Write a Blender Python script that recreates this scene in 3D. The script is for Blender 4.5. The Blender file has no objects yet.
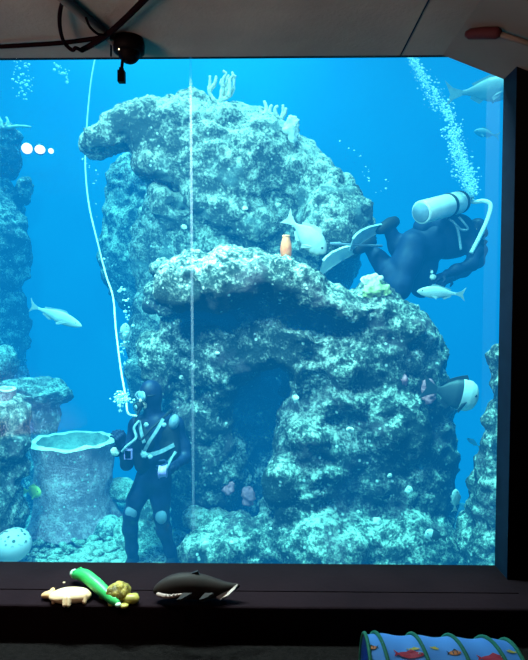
import bpy, bmesh, math, random
import numpy as np
from mathutils import Vector, Matrix, noise
random.seed(7); np.random.seed(7)
R = math.radians
scene = bpy.context.scene
col = scene.collection

# ------------------------------------------------------------------ camera
FPX, W, H = 560.0, 528, 660
cam_d = bpy.data.cameras.new('camera'); cam = bpy.data.objects.new('camera', cam_d); col.objects.link(cam)
cam_d.sensor_fit = 'HORIZONTAL'; cam_d.sensor_width = 36.0; cam_d.lens = FPX / W * 36.0
cam_d.clip_start = 0.05; cam_d.clip_end = 100
cam.location = (0, 0, 1.75)
cam.rotation_euler = (R(90 - 2.5), 0, R(0.9))
scene.camera = cam
CM = Matrix.Translation(cam.location) @ cam.rotation_euler.to_matrix().to_4x4()
CE = Vector(cam.location)

def ray(px, py):
    d = Vector(((px - W / 2) / FPX, -(py - H / 2) / FPX, -1.0))
    return (CM.to_3x3() @ d)
def at(px, py, Y):
    d = ray(px, py); return CE + d * ((Y - CE.y) / d.y)
def at_z(px, py, z):
    d = ray(px, py); return CE + d * ((z - CE.z) / d.z)
def mpp(Y):
    return Y / FPX

# ------------------------------------------------------------------ materials
def new_mat(name):
    m = bpy.data.materials.new(name); m.use_nodes = True
    nt = m.node_tree; nt.nodes.clear()
    out = nt.nodes.new('ShaderNodeOutputMaterial')
    return m, nt, out
def N(nt, typ, **kw):
    n = nt.nodes.new(typ)
    for k, v in kw.items():
        if k in ('noise_dimensions', 'feature', 'operation', 'blend_type', 'data_type', 'interpolation', 'distance', 'wave_type', 'bands_direction', 'vector_type'):
            setattr(n, k, v)
        else:
            n.inputs[k].default_value = v
    return n
def ramp(nt, stops):
    r = nt.nodes.new('ShaderNodeValToRGB')
    e = r.color_ramp.elements
    while len(e) < len(stops): e.new(0.5)
    for i, (p, c) in enumerate(stops):
        e[i].position = p; e[i].color = (c[0], c[1], c[2], 1)
    return r
def mat(name, colr, rough=0.6, metal=0.0, col2=None, scale=8.0, bump=0.0, bscale=30.0, emit=None, estr=0.0, spec=0.4, detail=5.0, lo=0.35, hi=0.65):
    m, nt, out = new_mat(name)
    b = nt.nodes.new('ShaderNodeBsdfPrincipled')
    b.inputs['Roughness'].default_value = rough; b.inputs['Metallic'].default_value = metal
    b.inputs['Specular IOR Level'].default_value = spec
    tc = nt.nodes.new('ShaderNodeTexCoord')
    if col2 is None: col2 = tuple(c * 0.8 for c in colr)
    n = N(nt, 'ShaderNodeTexNoise', Scale=scale, Detail=detail)
    nt.links.new(tc.outputs['Object'], n.inputs['Vector'])
    r = ramp(nt, [(lo, colr), (hi, col2)])
    nt.links.new(n.outputs['Fac'], r.inputs['Fac']); nt.links.new(r.outputs['Color'], b.inputs['Base Color'])
    if bump:
        n2 = N(nt, 'ShaderNodeTexNoise', Scale=bscale, Detail=6.0)
        nt.links.new(tc.outputs['Object'], n2.inputs['Vector'])
        bp = nt.nodes.new('ShaderNodeBump'); bp.inputs['Strength'].default_value = bump; bp.inputs['Distance'].default_value = 0.03
        nt.links.new(n2.outputs['Fac'], bp.inputs['Height']); nt.links.new(bp.outputs['Normal'], b.inputs['Normal'])
    if emit:
        b.inputs['Emission Color'].default_value = (*emit, 1); b.inputs['Emission Strength'].default_value = estr
    nt.links.new(b.outputs['BSDF'], out.inputs['Surface'])
    return m

def rock_mat(name, dark, mid, light, pale, tint=None, s=1.0, bump=1.0, top=0.12, bias=0.0):
    """crusted reef rock: large patches, mid mottling, small pale crusts, fine pits"""
    m, nt, out = new_mat(name)
    L = nt.links.new
    tc = nt.nodes.new('ShaderNodeTexCoord')
    b = nt.nodes.new('ShaderNodeBsdfPrincipled'); b.inputs['Roughness'].default_value = 0.9; b.inputs['Specular IOR Level'].default_value = 0.15
    big = N(nt, 'ShaderNodeTexNoise', Scale=1.6 * s, Detail=4.0, Roughness=0.6)
    med = N(nt, 'ShaderNodeTexNoise', Scale=9.0 * s, Detail=8.0, Roughness=0.72)
    fin = N(nt, 'ShaderNodeTexNoise', Scale=34.0 * s, Detail=5.0, Roughness=0.7)
    vor = N(nt, 'ShaderNodeTexVoronoi', Scale=13.0 * s)
    for n in (big, med, fin, vor): L(tc.outputs['Object'], n.inputs['Vector'])
    r1 = ramp(nt, [(0.38, dark), (0.48, mid), (0.55, light), (0.64, pale)])
    ma = N(nt, 'ShaderNodeMath', operation='MULTIPLY_ADD'); ma.inputs[1].default_value = 0.5; ma.inputs[2].default_value = -0.25
    L(big.outputs['Fac'], ma.inputs[0])
    ad = N(nt, 'ShaderNodeMath', operation='ADD'); L(ma.outputs[0], ad.inputs[0]); L(med.outputs['Fac'], ad.inputs[1])
    mf = N(nt, 'ShaderNodeMath', operation='MULTIPLY_ADD'); mf.inputs[1].default_value = 0.8; mf.inputs[2].default_value = -0.40
    L(fin.outputs['Fac'], mf.inputs[0])
    ad2 = N(nt, 'ShaderNodeMath', operation='ADD'); L(ad.outputs[0], ad2.inputs[0]); L(mf.outputs[0], ad2.inputs[1])
    # overhead light painted in: upward faces paler, steep ones darker
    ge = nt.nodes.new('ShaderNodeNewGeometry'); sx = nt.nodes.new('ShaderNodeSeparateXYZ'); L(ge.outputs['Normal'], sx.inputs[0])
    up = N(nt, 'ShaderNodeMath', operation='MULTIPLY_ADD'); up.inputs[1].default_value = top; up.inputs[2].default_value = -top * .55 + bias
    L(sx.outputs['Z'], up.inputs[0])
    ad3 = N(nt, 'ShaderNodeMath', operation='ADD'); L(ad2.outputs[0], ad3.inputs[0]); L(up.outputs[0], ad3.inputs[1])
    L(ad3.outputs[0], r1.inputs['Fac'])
    last = r1.outputs['Color']
    if tint:
        tn = N(nt, 'ShaderNodeTexNoise', Scale=2.7 * s, Detail=3.0); mp = nt.nodes.new('ShaderNodeMapping'); mp.inputs['Location'].default_value = (7, 3, 5)
        L(tc.outputs['Object'], mp.inputs['Vector']); L(mp.outputs['Vector'], tn.inputs['Vector'])
        tr = ramp(nt, [(0.56, (0, 0, 0)), (0.68, (.55, .55, .55))]); L(tn.outputs['Fac'], tr.inputs['Fac'])
        mx = nt.nodes.new('ShaderNodeMix'); mx.data_type = 'RGBA'; mx.blend_type = 'MIX'
        L(tr.outputs['Color'], mx.inputs[0]); L(last, mx.inputs[6]); mx.inputs[7].default_value = (*tint, 1)
        last = mx.outputs[2]
    # small pale crusts
    vr = ramp(nt, [(0.14, (1, 1, 1)), (0.24, (0, 0, 0))]); L(vor.outputs['Distance'], vr.inputs['Fac'])
    sel = N(nt, 'ShaderNodeMath', operation='GREATER_THAN'); sel.inputs[1].default_value = 0.72
    sp = nt.nodes.new('ShaderNodeSeparateColor'); L(vor.outputs['Color'], sp.inputs[0]); L(sp.outputs[0], sel.inputs[0])
    mm = N(nt, 'ShaderNodeMath', operation='MULTIPLY'); L(vr.outputs['Color'], mm.inputs[0]); L(sel.outputs[0], mm.inputs[1])
    mx2 = nt.nodes.new('ShaderNodeMix'); mx2.data_type = 'RGBA'
    L(mm.outputs[0], mx2.inputs[0]); L(last, mx2.inputs[6]); mx2.inputs[7].default_value = (0.85, 0.85, 0.78, 1)
    L(mx2.outputs[2], b.inputs['Base Color'])
    bp = nt.nodes.new('ShaderNodeBump'); bp.inputs['Strength'].default_value = bump; bp.inputs['Distance'].default_value = 0.06
    L(ad2.outputs[0], bp.inputs['Height']); L(bp.outputs['Normal'], b.inputs['Normal'])
    L(b.outputs['BSDF'], out.inputs['Surface'])
    return m

M = {}
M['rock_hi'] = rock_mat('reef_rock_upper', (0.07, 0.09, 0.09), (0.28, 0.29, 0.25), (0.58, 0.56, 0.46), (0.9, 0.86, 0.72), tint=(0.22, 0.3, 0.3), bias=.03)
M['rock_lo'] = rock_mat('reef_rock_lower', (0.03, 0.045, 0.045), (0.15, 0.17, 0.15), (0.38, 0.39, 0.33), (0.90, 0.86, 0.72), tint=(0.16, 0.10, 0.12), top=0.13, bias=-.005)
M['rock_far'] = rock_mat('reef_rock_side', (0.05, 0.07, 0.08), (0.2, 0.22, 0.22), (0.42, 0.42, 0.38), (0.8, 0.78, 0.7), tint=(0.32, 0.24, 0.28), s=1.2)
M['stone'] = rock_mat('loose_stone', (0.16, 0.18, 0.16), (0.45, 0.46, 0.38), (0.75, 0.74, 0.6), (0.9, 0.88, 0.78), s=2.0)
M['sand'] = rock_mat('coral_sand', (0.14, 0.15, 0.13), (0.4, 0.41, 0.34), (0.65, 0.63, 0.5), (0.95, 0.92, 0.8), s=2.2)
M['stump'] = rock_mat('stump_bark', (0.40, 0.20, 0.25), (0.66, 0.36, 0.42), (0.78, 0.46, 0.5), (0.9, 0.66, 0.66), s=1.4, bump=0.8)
M['stump_cut'] = mat('stump_cut_wood', (0.9, 0.85, 0.72), col2=(0.62, 0.56, 0.46), rough=0.9, scale=9, bump=0.5, bscale=25)
M['hollow'] = mat('stump_hollow', (0.36, 0.38, 0.34), col2=(0.2, 0.22, 0.2), rough=0.9, scale=9, bump=0.5)  # algae grey-green, darkened further for the shade of the sunken top
M['pale'] = mat('pale_coral', (0.92, 0.88, 0.78), col2=(0.6, 0.58, 0.5), rough=0.9, scale=14, bump=0.5)
M['pink'] = mat('pink_crust', (0.75, 0.22, 0.26), col2=(0.4, 0.14, 0.2), rough=0.9, scale=14, bump=0.6)
M['green_crust'] = mat('yellow_green_coral', (0.62, 0.66, 0.28), col2=(0.4, 0.46, 0.2), rough=0.9, scale=18, bump=0.6)
M['coral_branch'] = mat('branch_coral', (0.9, 0.82, 0.68), col2=(0.6, 0.5, 0.4), rough=0.85, scale=16)
M['orange'] = mat('orange_sponge', (0.8, 0.10, 0.03), col2=(0.8, 0.24, 0.10), rough=0.8, scale=12, bump=0.3, emit=(1.0, .25, .06), estr=.12)  # faint emission stands in for strong light on the sponge
M['orange_pale'] = mat('orange_sponge_lip', (1.0, 0.30, 0.14), rough=0.8, emit=(1, .4, .2), estr=.12)  # lip glows faintly too, in place of strong light
M['fish'] = mat('silver_fish_skin', (0.62, 0.64, 0.6), col2=(0.48, 0.51, 0.49), rough=0.45, scale=6)
M['fish_grey'] = mat('grey_fish_skin', (0.36, 0.42, 0.40), col2=(0.26, 0.32, 0.32), rough=0.5, scale=5)
M['fish_white'] = mat('white_fish_skin', (0.85, 0.85, 0.8), col2=(0.7, 0.72, 0.7), rough=.5, scale=5)
M['fish_dark'] = mat('dark_fish_skin', (0.045, 0.06, 0.07), col2=(0.03, 0.04, 0.05), rough=0.5, scale=5)
M['fish_yel'] = mat('yellow_fish_skin', (0.85, 0.9, 0.2), col2=(0.6, 0.72, 0.15), rough=0.5, scale=9)
M['fin'] = mat('fish_fin', (0.40, 0.44, 0.42), col2=(0.3, 0.35, 0.35), rough=0.6, scale=20)
M['eye'] = mat('fish_eye', (0.01, 0.01, 0.012), rough=0.2)
M['neoprene'] = mat('black_neoprene', (0.005, 0.008, 0.03), col2=(0.012, 0.02, 0.06), rough=0.5, spec=.25, scale=10, bump=0.2, bscale=14)
M['neoprene_blue'] = mat('navy_neoprene', (0.005, 0.012, 0.04), col2=(0.010, 0.022, 0.065), rough=0.6, spec=.2, scale=6, bump=0.2, bscale=12)
M['skin'] = mat('diver_skin', (0.75, 0.55, 0.45), rough=0.5)
M['rubber'] = mat('black_rubber', (0.012, 0.012, 0.015), rough=0.6, spec=.2)
M['grey_pad'] = mat('grey_pad', (0.20, 0.26, 0.32), col2=(0.14, 0.18, 0.24), rough=0.7)
M['webbing'] = mat('grey_webbing', (0.26, 0.34, 0.38), col2=(0.16, 0.22, 0.26), rough=0.7, scale=30)
M['lilac'] = mat('lilac_plastic', (0.55, 0.36, 0.75), col2=(0.4, 0.25, 0.6), rough=0.4, scale=20)
M['steel'] = mat('brushed_tank_metal', (0.66, 0.66, 0.62), col2=(0.56, 0.57, 0.54), rough=0.45, metal=0.1, scale=7)
M['tank_cap'] = mat('tank_boot', (0.40, 0.5, 0.52), col2=(0.28, 0.38, 0.42), rough=0.6)
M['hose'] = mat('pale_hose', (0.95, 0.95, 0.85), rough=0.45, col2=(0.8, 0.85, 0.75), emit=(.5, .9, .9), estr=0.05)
M['fin_blade'] = mat('pale_swim_fin', (0.85, 0.9, 0.85), col2=(0.65, 0.72, 0.7), rough=0.5, scale=5)
M['lens'] = mat('mask_lens', (0.25, 0.45, 0.6), rough=0.05, spec=0.9)
M['bubble'] = mat('air_bubble', (0.7, 1.0, 1.0), rough=0.15, spec=0.8, emit=(.3, .95, 1.0), estr=0.06)
_n = M['bubble'].node_tree; _o = _n.nodes['Material Output']; _t = _n.nodes.new('ShaderNodeBsdfTransparent'); _x = _n.nodes.new('ShaderNodeMixShader'); _x.inputs[0].default_value = 0.75
_n.links.new(_t.outputs[0], _x.inputs[1]); _n.links.new(_n.nodes['Principled BSDF'].outputs[0], _x.inputs[2]); _n.links.new(_x.outputs[0], _o.inputs['Surface'])
M['lamp_glow'] = mat('lamp_glow', (1, 0.9, 0.9), emit=(1.0, 0.24, 0.36), estr=10)
M['lamp_body'] = mat('lamp_body', (0.05, 0.05, 0.06), rough=0.4)
M['concrete'] = mat('ceiling_concrete', (0.20, 0.15, 0.125), col2=(0.15, 0.112, 0.095), rough=0.9, scale=2.2, bump=0.15, bscale=60)
M['concrete_shaded'] = mat('ceiling_concrete_shaded', (0.10, 0.085, 0.076), col2=(0.078, 0.066, 0.06), rough=0.9, scale=2.2)  # ceiling concrete again, darkened to paint in the haunch's shade
M['dark_wall'] = mat('dark_wall_paint', (0.002, 0.002, 0.0025), rough=0.9, spec=.03)
M['jamb'] = mat('window_jamb_lit', (0.004, 0.012, 0.028), rough=0.8, spec=.05)  # blue light from the tank painted into the dark jamb colour
M['ledge'] = mat('ledge_dark_stone', (0.012, 0.0055, 0.0075), col2=(0.009, 0.0042, 0.006), rough=0.9, spec=.04, scale=4, bump=0.1)
M['carpet'] = mat('step_carpet', (0.008, 0.006, 0.006), col2=(0.004, 0.003, 0.003), rough=0.95, spec=.05, scale=60, bump=0.3, bscale=150)
M['tank_back'] = mat('tank_wall_blue', (0.02, 0.34, 0.55), col2=(0.02, 0.28, 0.5), rough=0.9, scale=0.5)
M['cable'] = mat('cable_sheath', (0.004, 0.0012, 0.002), rough=0.9, spec=.02)
M['conduit'] = mat('grey_conduit', (0.10, 0.078, 0.07), rough=0.8, spec=.05)
M['black_plastic'] = mat('black_plastic', (0.0015, 0.0008, 0.0012), rough=0.6, spec=.03)
M['led'] = mat('indicator_led', (1, .8, .5), emit=(1, .75, .45), estr=3)
M['red_dark'] = mat('dark_red_plastic', (0.035, 0.008, 0.01), rough=0.7, spec=.1)

# ------------------------------------------------------------------ mesh helpers
def tag(o, label=None, cat=None, group=None, kind=None):
    if label: o['label'] = label
    if cat: o['category'] = cat
    if group: o['group'] = group
    if kind: o['kind'] = kind
    return o
def mesh_obj(name, verts, faces, m=None, parent=None, smooth=True):
    me = bpy.data.meshes.new(name)
    me.from_pydata([tuple(v) for v in verts], [], [tuple(f) for f in faces]); me.update()
    if smooth: me.polygons.foreach_set('use_smooth', [True] * len(me.polygons))
    o = bpy.data.objects.new(name, me); col.objects.link(o)
    if m is not None:
        for x in (m if isinstance(m, (list, tuple)) else [m]): me.materials.append(x)
    if parent is not None:
        o.parent = parent; o.matrix_parent_inverse = Matrix.Translation(-Vector(parent.location))
        o.matrix_parent_inverse = Matrix.Identity(4)
        o.location = -Vector(parent['_w']) if '_w' in parent else (0, 0, 0)
    return o
def empty(name, loc, label, cat, group=None):
    o = bpy.data.objects.new(name, None); col.objects.link(o); o.location = loc; o.empty_display_size = 0.1
    o['_w'] = [float(x) for x in loc]
    return tag(o, label, cat, group)
# every part is written in world coordinates; as a child of an Empty at loc it is offset by -loc, so nothing moves.
# a child of a mesh part (whose own offset already applies) needs no offset.
def sub(o, part):
    o.parent = part; o.location = (0, 0, 0); return o

class MB:
    def __init__(s): s.v = []; s.f = []; s.mi = []
    def add(s, vs, fs, mi=0):
        b = len(s.v); s.v += [Vector(v) for v in vs]; s.f += [tuple(b + i for i in f) for f in fs]; s.mi += [mi] * len(fs)
    def box(s, lo, hi, mi=0):
        x0, y0, z0 = lo; x1, y1, z1 = hi
        s.add([(x0, y0, z0), (x1, y0, z0), (x1, y1, z0), (x0, y1, z0), (x0, y0, z1), (x1, y0, z1), (x1, y1, z1), (x0, y1, z1)],
              [(0, 3, 2, 1), (4, 5, 6, 7), (0, 1, 5, 4), (1, 2, 6, 5), (2, 3, 7, 6), (3, 0, 4, 7)], mi)
    def tube(s, pts, rad, n=8, cap=True, mi=0):
        pts = [Vector(p) for p in pts]; k = len(pts)
        if not isinstance(rad, (list, tuple)): rad = [rad] * k
        vs = []; prev = None
        for i, p in enumerate(pts):
            t = (pts[min(i + 1, k - 1)] - pts[max(i - 1, 0)])
            if t.length < 1e-9: t = Vector((0, 0, 1))
            t.normalize()
            if prev is None:
                a = Vector((0, 0, 1)) if abs(t.z) < 0.9 else Vector((1, 0, 0)); u = t.cross(a).normalized()
            else:
                u = (prev - t * prev.dot(t))
                u = u.normalized() if u.length > 1e-6 else t.orthogonal().normalized()
            prev = u; w = t.cross(u)
            for j in range(n):
                a = 2 * math.pi * j / n; vs.append(p + (u * math.cos(a) + w * math.sin(a)) * rad[i])
        fs = []
        for i in range(k - 1):
            for j in range(n):
                fs.append((i * n + j, i * n + (j + 1) % n, (i + 1) * n + (j + 1) % n, (i + 1) * n + j))
        if cap:
            fs.append(tuple(reversed(range(n)))); fs.append(tuple((k - 1) * n + j for j in range(n)))
        s.add(vs, fs, mi)
    def ell(s, c, r, rot=None, nu=14, nv=9, mi=0):
        c = Vector(c); vs = []; fs = []
        for i in range(nv + 1):
            th = math.pi * i / nv
            for j in range(nu):
                a = 2 * math.pi * j / nu
                p = Vector((r[0] * math.sin(th) * math.cos(a), r[1] * math.sin(th) * math.sin(a), r[2] * math.cos(th)))
                if rot is not None: p = rot @ p
                vs.append(c + p)
        for i in range(nv):
            for j in range(nu):
                fs.append((i * nu + j, (i + 1) * nu + j, (i + 1) * nu + (j + 1) % nu, i * nu + (j + 1) % nu))
        s.add(vs, fs, mi)
    def slab(s, poly, thick, mi=0):
        """planar polygon (world points) given a thickness along its normal"""
        poly = [Vector(p) for p in poly]; n = len(poly)
        nr = Vector((0, 0, 0))
        for i in range(n): nr += (poly[i] - poly[0]).cross(poly[(i + 1) % n] - poly[0])
        nr.normalize(); h = nr * thick / 2
        s.add([p + h for p in poly] + [p - h for p in poly],
              [tuple(range(n)), tuple(reversed(range(n, 2 * n)))] + [(i, i + n, (i + 1) % n + n, (i + 1) % n) for i in range(n)], mi)
    def build(s, name, m, parent=None, smooth=True):
        o = mesh_obj(name, s.v, s.f, m, parent, smooth)
        if any(s.mi): o.data.polygons.foreach_set('material_index', s.mi)
        bm = bmesh.new(); bm.from_mesh(o.data); bmesh.ops.remove_doubles(bm, verts=bm.verts, dist=1e-6)
        bmesh.ops.recalc_face_normals(bm, faces=bm.faces); bm.to_mesh(o.data); bm.free()
        return o
def spline(pts, n=8):
    pts = [Vector(p) for p in pts]; out = []
    for i in range(len(pts) - 1):
        p0 = pts[max(i - 1, 0)]; p1 = pts[i]; p2 = pts[i + 1]; p3 = pts[min(i + 2, len(pts) - 1)]
        for k in range(n):
            t = k / n
            out.append(0.5 * ((2 * p1) + (p2 - p0) * t + (2 * p0 - 5 * p1 + 4 * p2 - p3) * t * t + (3 * p1 - p0 - 3 * p2 + p3) * t ** 3))
    out.append(pts[-1]); return out

# ------------------------------------------------------------------ implicit surfaces (smooth union of blobs and tapered limbs)
def surface_nets(F, org, h):
    nx, ny, nz = F.shape; ins = F < 0
    cs = np.zeros((nx - 1, ny - 1, nz - 1), np.int8)
    for dx in (0, 1):
        for dy in (0, 1):
            for dz in (0, 1): cs += ins[dx:nx - 1 + dx, dy:ny - 1 + dy, dz:nz - 1 + dz]
    act = (cs > 0) & (cs < 8); idx = -np.ones(act.shape, np.int64)
    I, J, K = np.nonzero(act); idx[I, J, K] = np.arange(len(I))
    P = np.zeros((len(I), 3)); C = np.zeros(len(I))
    cn = [(a, b, c) for a in (0, 1) for b in (0, 1) for c in (0, 1)]
    for a in cn:
        for ax in range(3):
            if a[ax]: continue
            b = list(a); b[ax] = 1
            fa = F[I + a[0], J + a[1], K + a[2]]; fb = F[I + b[0], J + b[1], K + b[2]]
            m = (fa < 0) != (fb < 0); t = np.where(m, fa / np.where(m, fa - fb, 1), 0)
            q = np.tile(np.array(a, float), (len(I), 1)); q[:, ax] += t
            P[m] += q[m]; C[m] += 1
    P = P / C[:, None] + np.stack([I, J, K], 1); P = P * h + np.array(org)
    faces = []
    for ax in range(3):
        sl0 = [slice(None)] * 3; sl1 = [slice(None)] * 3; sl0[ax] = slice(0, -1); sl1[ax] = slice(1, None)
        a, b = ins[tuple(sl0)], ins[tuple(sl1)]
        u, v = [(1, 2), (2, 0), (0, 1)][ax]
        ch = a != b; cc = np.stack(np.nonzero(ch), 1)
        ok = (cc[:, u] > 0) & (cc[:, v] > 0) & (cc[:, u] < F.shape[u] - 1) & (cc[:, v] < F.shape[v] - 1)
        cc = cc[ok]; flip = ~a[tuple(cc.T)]
        def g(du, dv):
            q = cc.copy(); q[:, u] -= du; q[:, v] -= dv; return idx[q[:, 0], q[:, 1], q[:, 2]]
        q = np.stack([g(1, 1), g(0, 1), g(0, 0), g(1, 0)], 1)
        q[flip] = q[flip][:, ::-1]; faces.append(q)
    return P, np.concatenate(faces)

def e_prim(c, r, rot=None): return ('e', np.array(c, float), np.array(r, float), None if rot is None else np.array(rot, float))
def c_prim(a, b, ra, rb): return ('c', np.array(a, float), np.array(b, float), ra, rb)
def d_prim(p, G):
    X, Y, Z = G
    if p[0] == 'e':
        q = np.stack([X - p[1][0], Y - p[1][1], Z - p[1][2]], -1)
        if p[3] is not None: q = q @ p[3]
        k0 = np.sqrt(((q / p[2]) ** 2).sum(-1)); k1 = np.sqrt(((q / p[2] ** 2) ** 2).sum(-1))
        return k0 * (k0 - 1) / np.maximum(k1, 1e-6)
    a, b, ra, rb = p[1:]
    q = np.stack([X - a[0], Y - a[1], Z - a[2]], -1); ab = b - a
    t = np.clip((q @ ab) / max(ab @ ab, 1e-9), 0, 1)
    return np.sqrt(((q - t[..., None] * ab) ** 2).sum(-1)) - (ra + (rb - ra) * t)
def p_box(p):
    if p[0] == 'e':
        r = p[2].max() if p[3] is not None else p[2]; return p[1] - r, p[1] + r
    r = max(p[3], p[4]); return np.minimum(p[1], p[2]) - r, np.maximum(p[1], p[2]) + r
def blob_mesh(prims, h, k=0.05, carve=(), ck=0.05, clip_z=None):
    lo = np.min([p_box(p)[0] for p in prims], 0) - 3 * h - k; hi = np.max([p_box(p)[1] for p in prims], 0) + 3 * h + k
    if clip_z is not None: lo[2] = max(lo[2], clip_z - 3 * h)
    n = np.ceil((hi - lo) / h).astype(int) + 1
    ax = [lo[i] + h * np.arange(n[i]) for i in range(3)]
    F = np.full(tuple(n), 1e3)
    def window(p, pad):
        a, b = p_box(p); s = []
        for i in range(3):
            i0 = max(0, int((a[i] - pad - lo[i]) / h)); i1 = min(n[i], int((b[i] + pad - lo[i]) / h) + 2); s.append(slice(i0, max(i1, i0)))
        return tuple(s)
    for p in prims:
        s = window(p, k + 2 * h)
        G = np.meshgrid(*[ax[i][s[i]] for i in range(3)], indexing='ij')
        if G[0].size == 0: continue
        d = d_prim(p, G); f = F[s]
        hh = np.maximum(k - np.abs(f - d), 0) / max(k, 1e-6)
        F[s] = np.minimum(f, d) - hh * hh * k * 0.25
    for p in carve:
        s = window(p, ck + 2 * h)
        G = np.meshgrid(*[ax[i][s[i]] for i in range(3)], indexing='ij')
        if G[0].size == 0: continue
        d = -d_prim(p, G); f = F[s]
        hh = np.maximum(ck - np.abs(f - d), 0) / max(ck, 1e-6)
        F[s] = np.maximum(f, d) + hh * hh * ck * 0.25
    if clip_z is not None: F = np.maximum(F, (clip_z - ax[2])[None, None, :])
    F[[0, -1]] = np.maximum(F[[0, -1]], h * .5); F[:, [0, -1]] = np.maximum(F[:, [0, -1]], h * .5); F[:, :, [0, -1]] = np.maximum(F[:, :, [0, -1]], h * .5)
    return surface_nets(F, lo, h)
def blob_obj(name, prims, h, m, parent=None, k=0.05, carve=(), ck=0.05, clip_z=None, rough=(), seed=0.0):
    """rough: list of (kind, frequency per metre, amplitude in m)"""
    P, Fq = blob_mesh(prims, h, k, carve, ck, clip_z)
    o = mesh_obj(name, P, Fq.tolist(), m, parent)
    if rough:
        me = o.data; nv = len(me.vertices)
        nr = np.zeros(nv * 3, np.float32); me.vertex_normals.foreach_get('vector', nr); nr = nr.reshape(-1, 3)
        D = np.zeros(nv); off = Vector((seed * 3.1, seed * 1.7, seed * 2.3))
        for kind, fr, am in rough:
            for i in range(nv):
                q = Vector(P[i]) * fr + off
                if kind == 'n': v = noise.noise(q)
                elif kind == 'f': v = noise.fractal(q, 1.0, 2.0, 4) * 0.7
                elif kind == 'r': v = 0.6 - 1.6 * abs(noise.noise(q))
                elif kind == 'b': v = abs(noise.noise(q)) * 2 - 0.5           # billow: rounded lumps
                else:
                    v = 0.5 - noise.voronoi(q)[0][0] * 1.3                         # cellular lumps
                D[i] += v * am
        P2 = P + nr * D[:, None]
        me.vertices.foreach_set('co', P2.astype(np.float32).ravel()); me.update()
    return o
def eb(px, py, Y, rx, ry, rd, rot=0.0):
    """ellipsoid seen at (px, py), at depth Y: rx, ry in pixels there, rd metres deep, tilted rot degrees in the picture plane"""
    s = mpp(Y); rt = None
    if rot:
        a = R(rot); rt = np.array([[math.cos(a), 0, math.sin(a)], [0, 1, 0], [-math.sin(a), 0, math.cos(a)]])
    return e_prim(at(px, py, Y), (rx * s, rd, ry * s), rt)
def limb(pts, Y0):
    """pts: (px, py, dY, radius m) -> tapered capsules"""
    out = []
    for a, b in zip(pts, pts[1:]):
        out.append(c_prim(at(a[0], a[1], Y0 + a[2]), at(b[0], b[1], Y0 + b[2]), a[3], b[3]))
    return out
ROUGH = [('f', 1.3, 0.16), ('b', 3.4, 0.05), ('r', 6.5, 0.040), ('r', 14.0, 0.022), ('n', 28.0, 0.014)]

#@@SETTING
# ------------------------------------------------------------------ the setting
YG = 3.0                                   # glass plane
ZS = at(250, 564, YG).z                    # sill height
ZC = at(220, 56.5, YG).z                   # ceiling height
XJ = at(499.5, 320, YG).x                  # right jamb
YF = 2.845                                 # front face of the wall
ZF = -0.80                                 # tank floor
XL, XR, YB, ZT = -7.0, 4.2, 10.2, 6.6      # inside of the tank

def struct(name, mb, m, smooth=False):
    return tag(mb.build(name, m, None, smooth), kind='structure')
b = MB(); b.box((-4.2, -3.2, -0.1), (3.4, 2.9, 0.0)); struct('floor', b, M['carpet'])
b = MB(); b.box((-4.2, -3.2, ZC), (3.4, YG + 0.002, ZC + 0.25)); struct('ceiling', b, M['concrete'])
# sloping haunch of the ceiling at the right
pa = at(443, 54.5, YG); pb = at(502.5, 78.5, YG); sl = (pb.z - ZC) / (pb.x - pa.x); xe = 3.4; ze = ZC + sl * (xe - pa.x)
b = MB(); ys = (-3.2, YG + 0.002)
vs = [];
for y in ys: vs += [(pa.x, y, ZC), (xe, y, ze), (xe, y, ZC), ]
b.add(vs, [(0, 1, 2), (5, 4, 3), (0, 3, 4, 1), (1, 4, 5, 2), (2, 5, 3, 0)]); struct('ceiling_haunch', b, M['concrete_shaded'])
# control joints (fine dark grooves) of the ceiling
b = MB(); j0 = at(400, 54.6, YG - 0.003); b.box((j0.x, -1.0, ZC - 0.003), (j0.x + 0.006, YG - 0.003, ZC + 0.01)); struct('trim_1', b, M['jamb'])
b = MB(); b.box((XJ, YF, 0), (3.4, YG + 0.004, ZC + 0.1)); o = struct('wall_right', b, [M['dark_wall'], M['jamb']])
for p in o.data.polygons:
    if p.normal.x < -0.9: p.material_index = 1
b = MB(); b.box((-4.3, -3.2, 0), (-4.2, YG + 0.1, ZC)); struct('wall_left', b, M['dark_wall'])
b = MB(); b.box((3.4, -3.2, 0), (3.5, YG + 0.1, ZC)); struct('wall_side', b, M['dark_wall'])
b = MB(); b.box((-4.2, -3.3, 0), (3.4, -3.2, ZC)); struct('wall_back', b, M['dark_wall'])
# lintel above the ceiling line and apron below the sill (close the tank)
b = MB(); b.box((XL - .2, YG+.004, ZC + 0.04), (XR + .2, YG + 0.12, ZC + .3)); struct('wall_lintel', b, M['dark_wall'])
b = MB(); b.box((XL - .2, YG + 0.0, ZF - 2.2), (XR + .2, YG + 0.02, ZS - 0.012)); struct('wall_apron', b, M['dark_wall'])
b = MB(); b.box((XJ + .05, YG + .004, ZS - 0.02), (XR + .2, YG + 0.12, ZC + .05)); struct('wall_front', b, M['dark_wall'])
b = MB(); b.box((XL - .2, YG, ZS - 0.02), (-4.2, YG + 0.12, ZC + .05)); struct('wall_front_left', b, M['dark_wall'])
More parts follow.
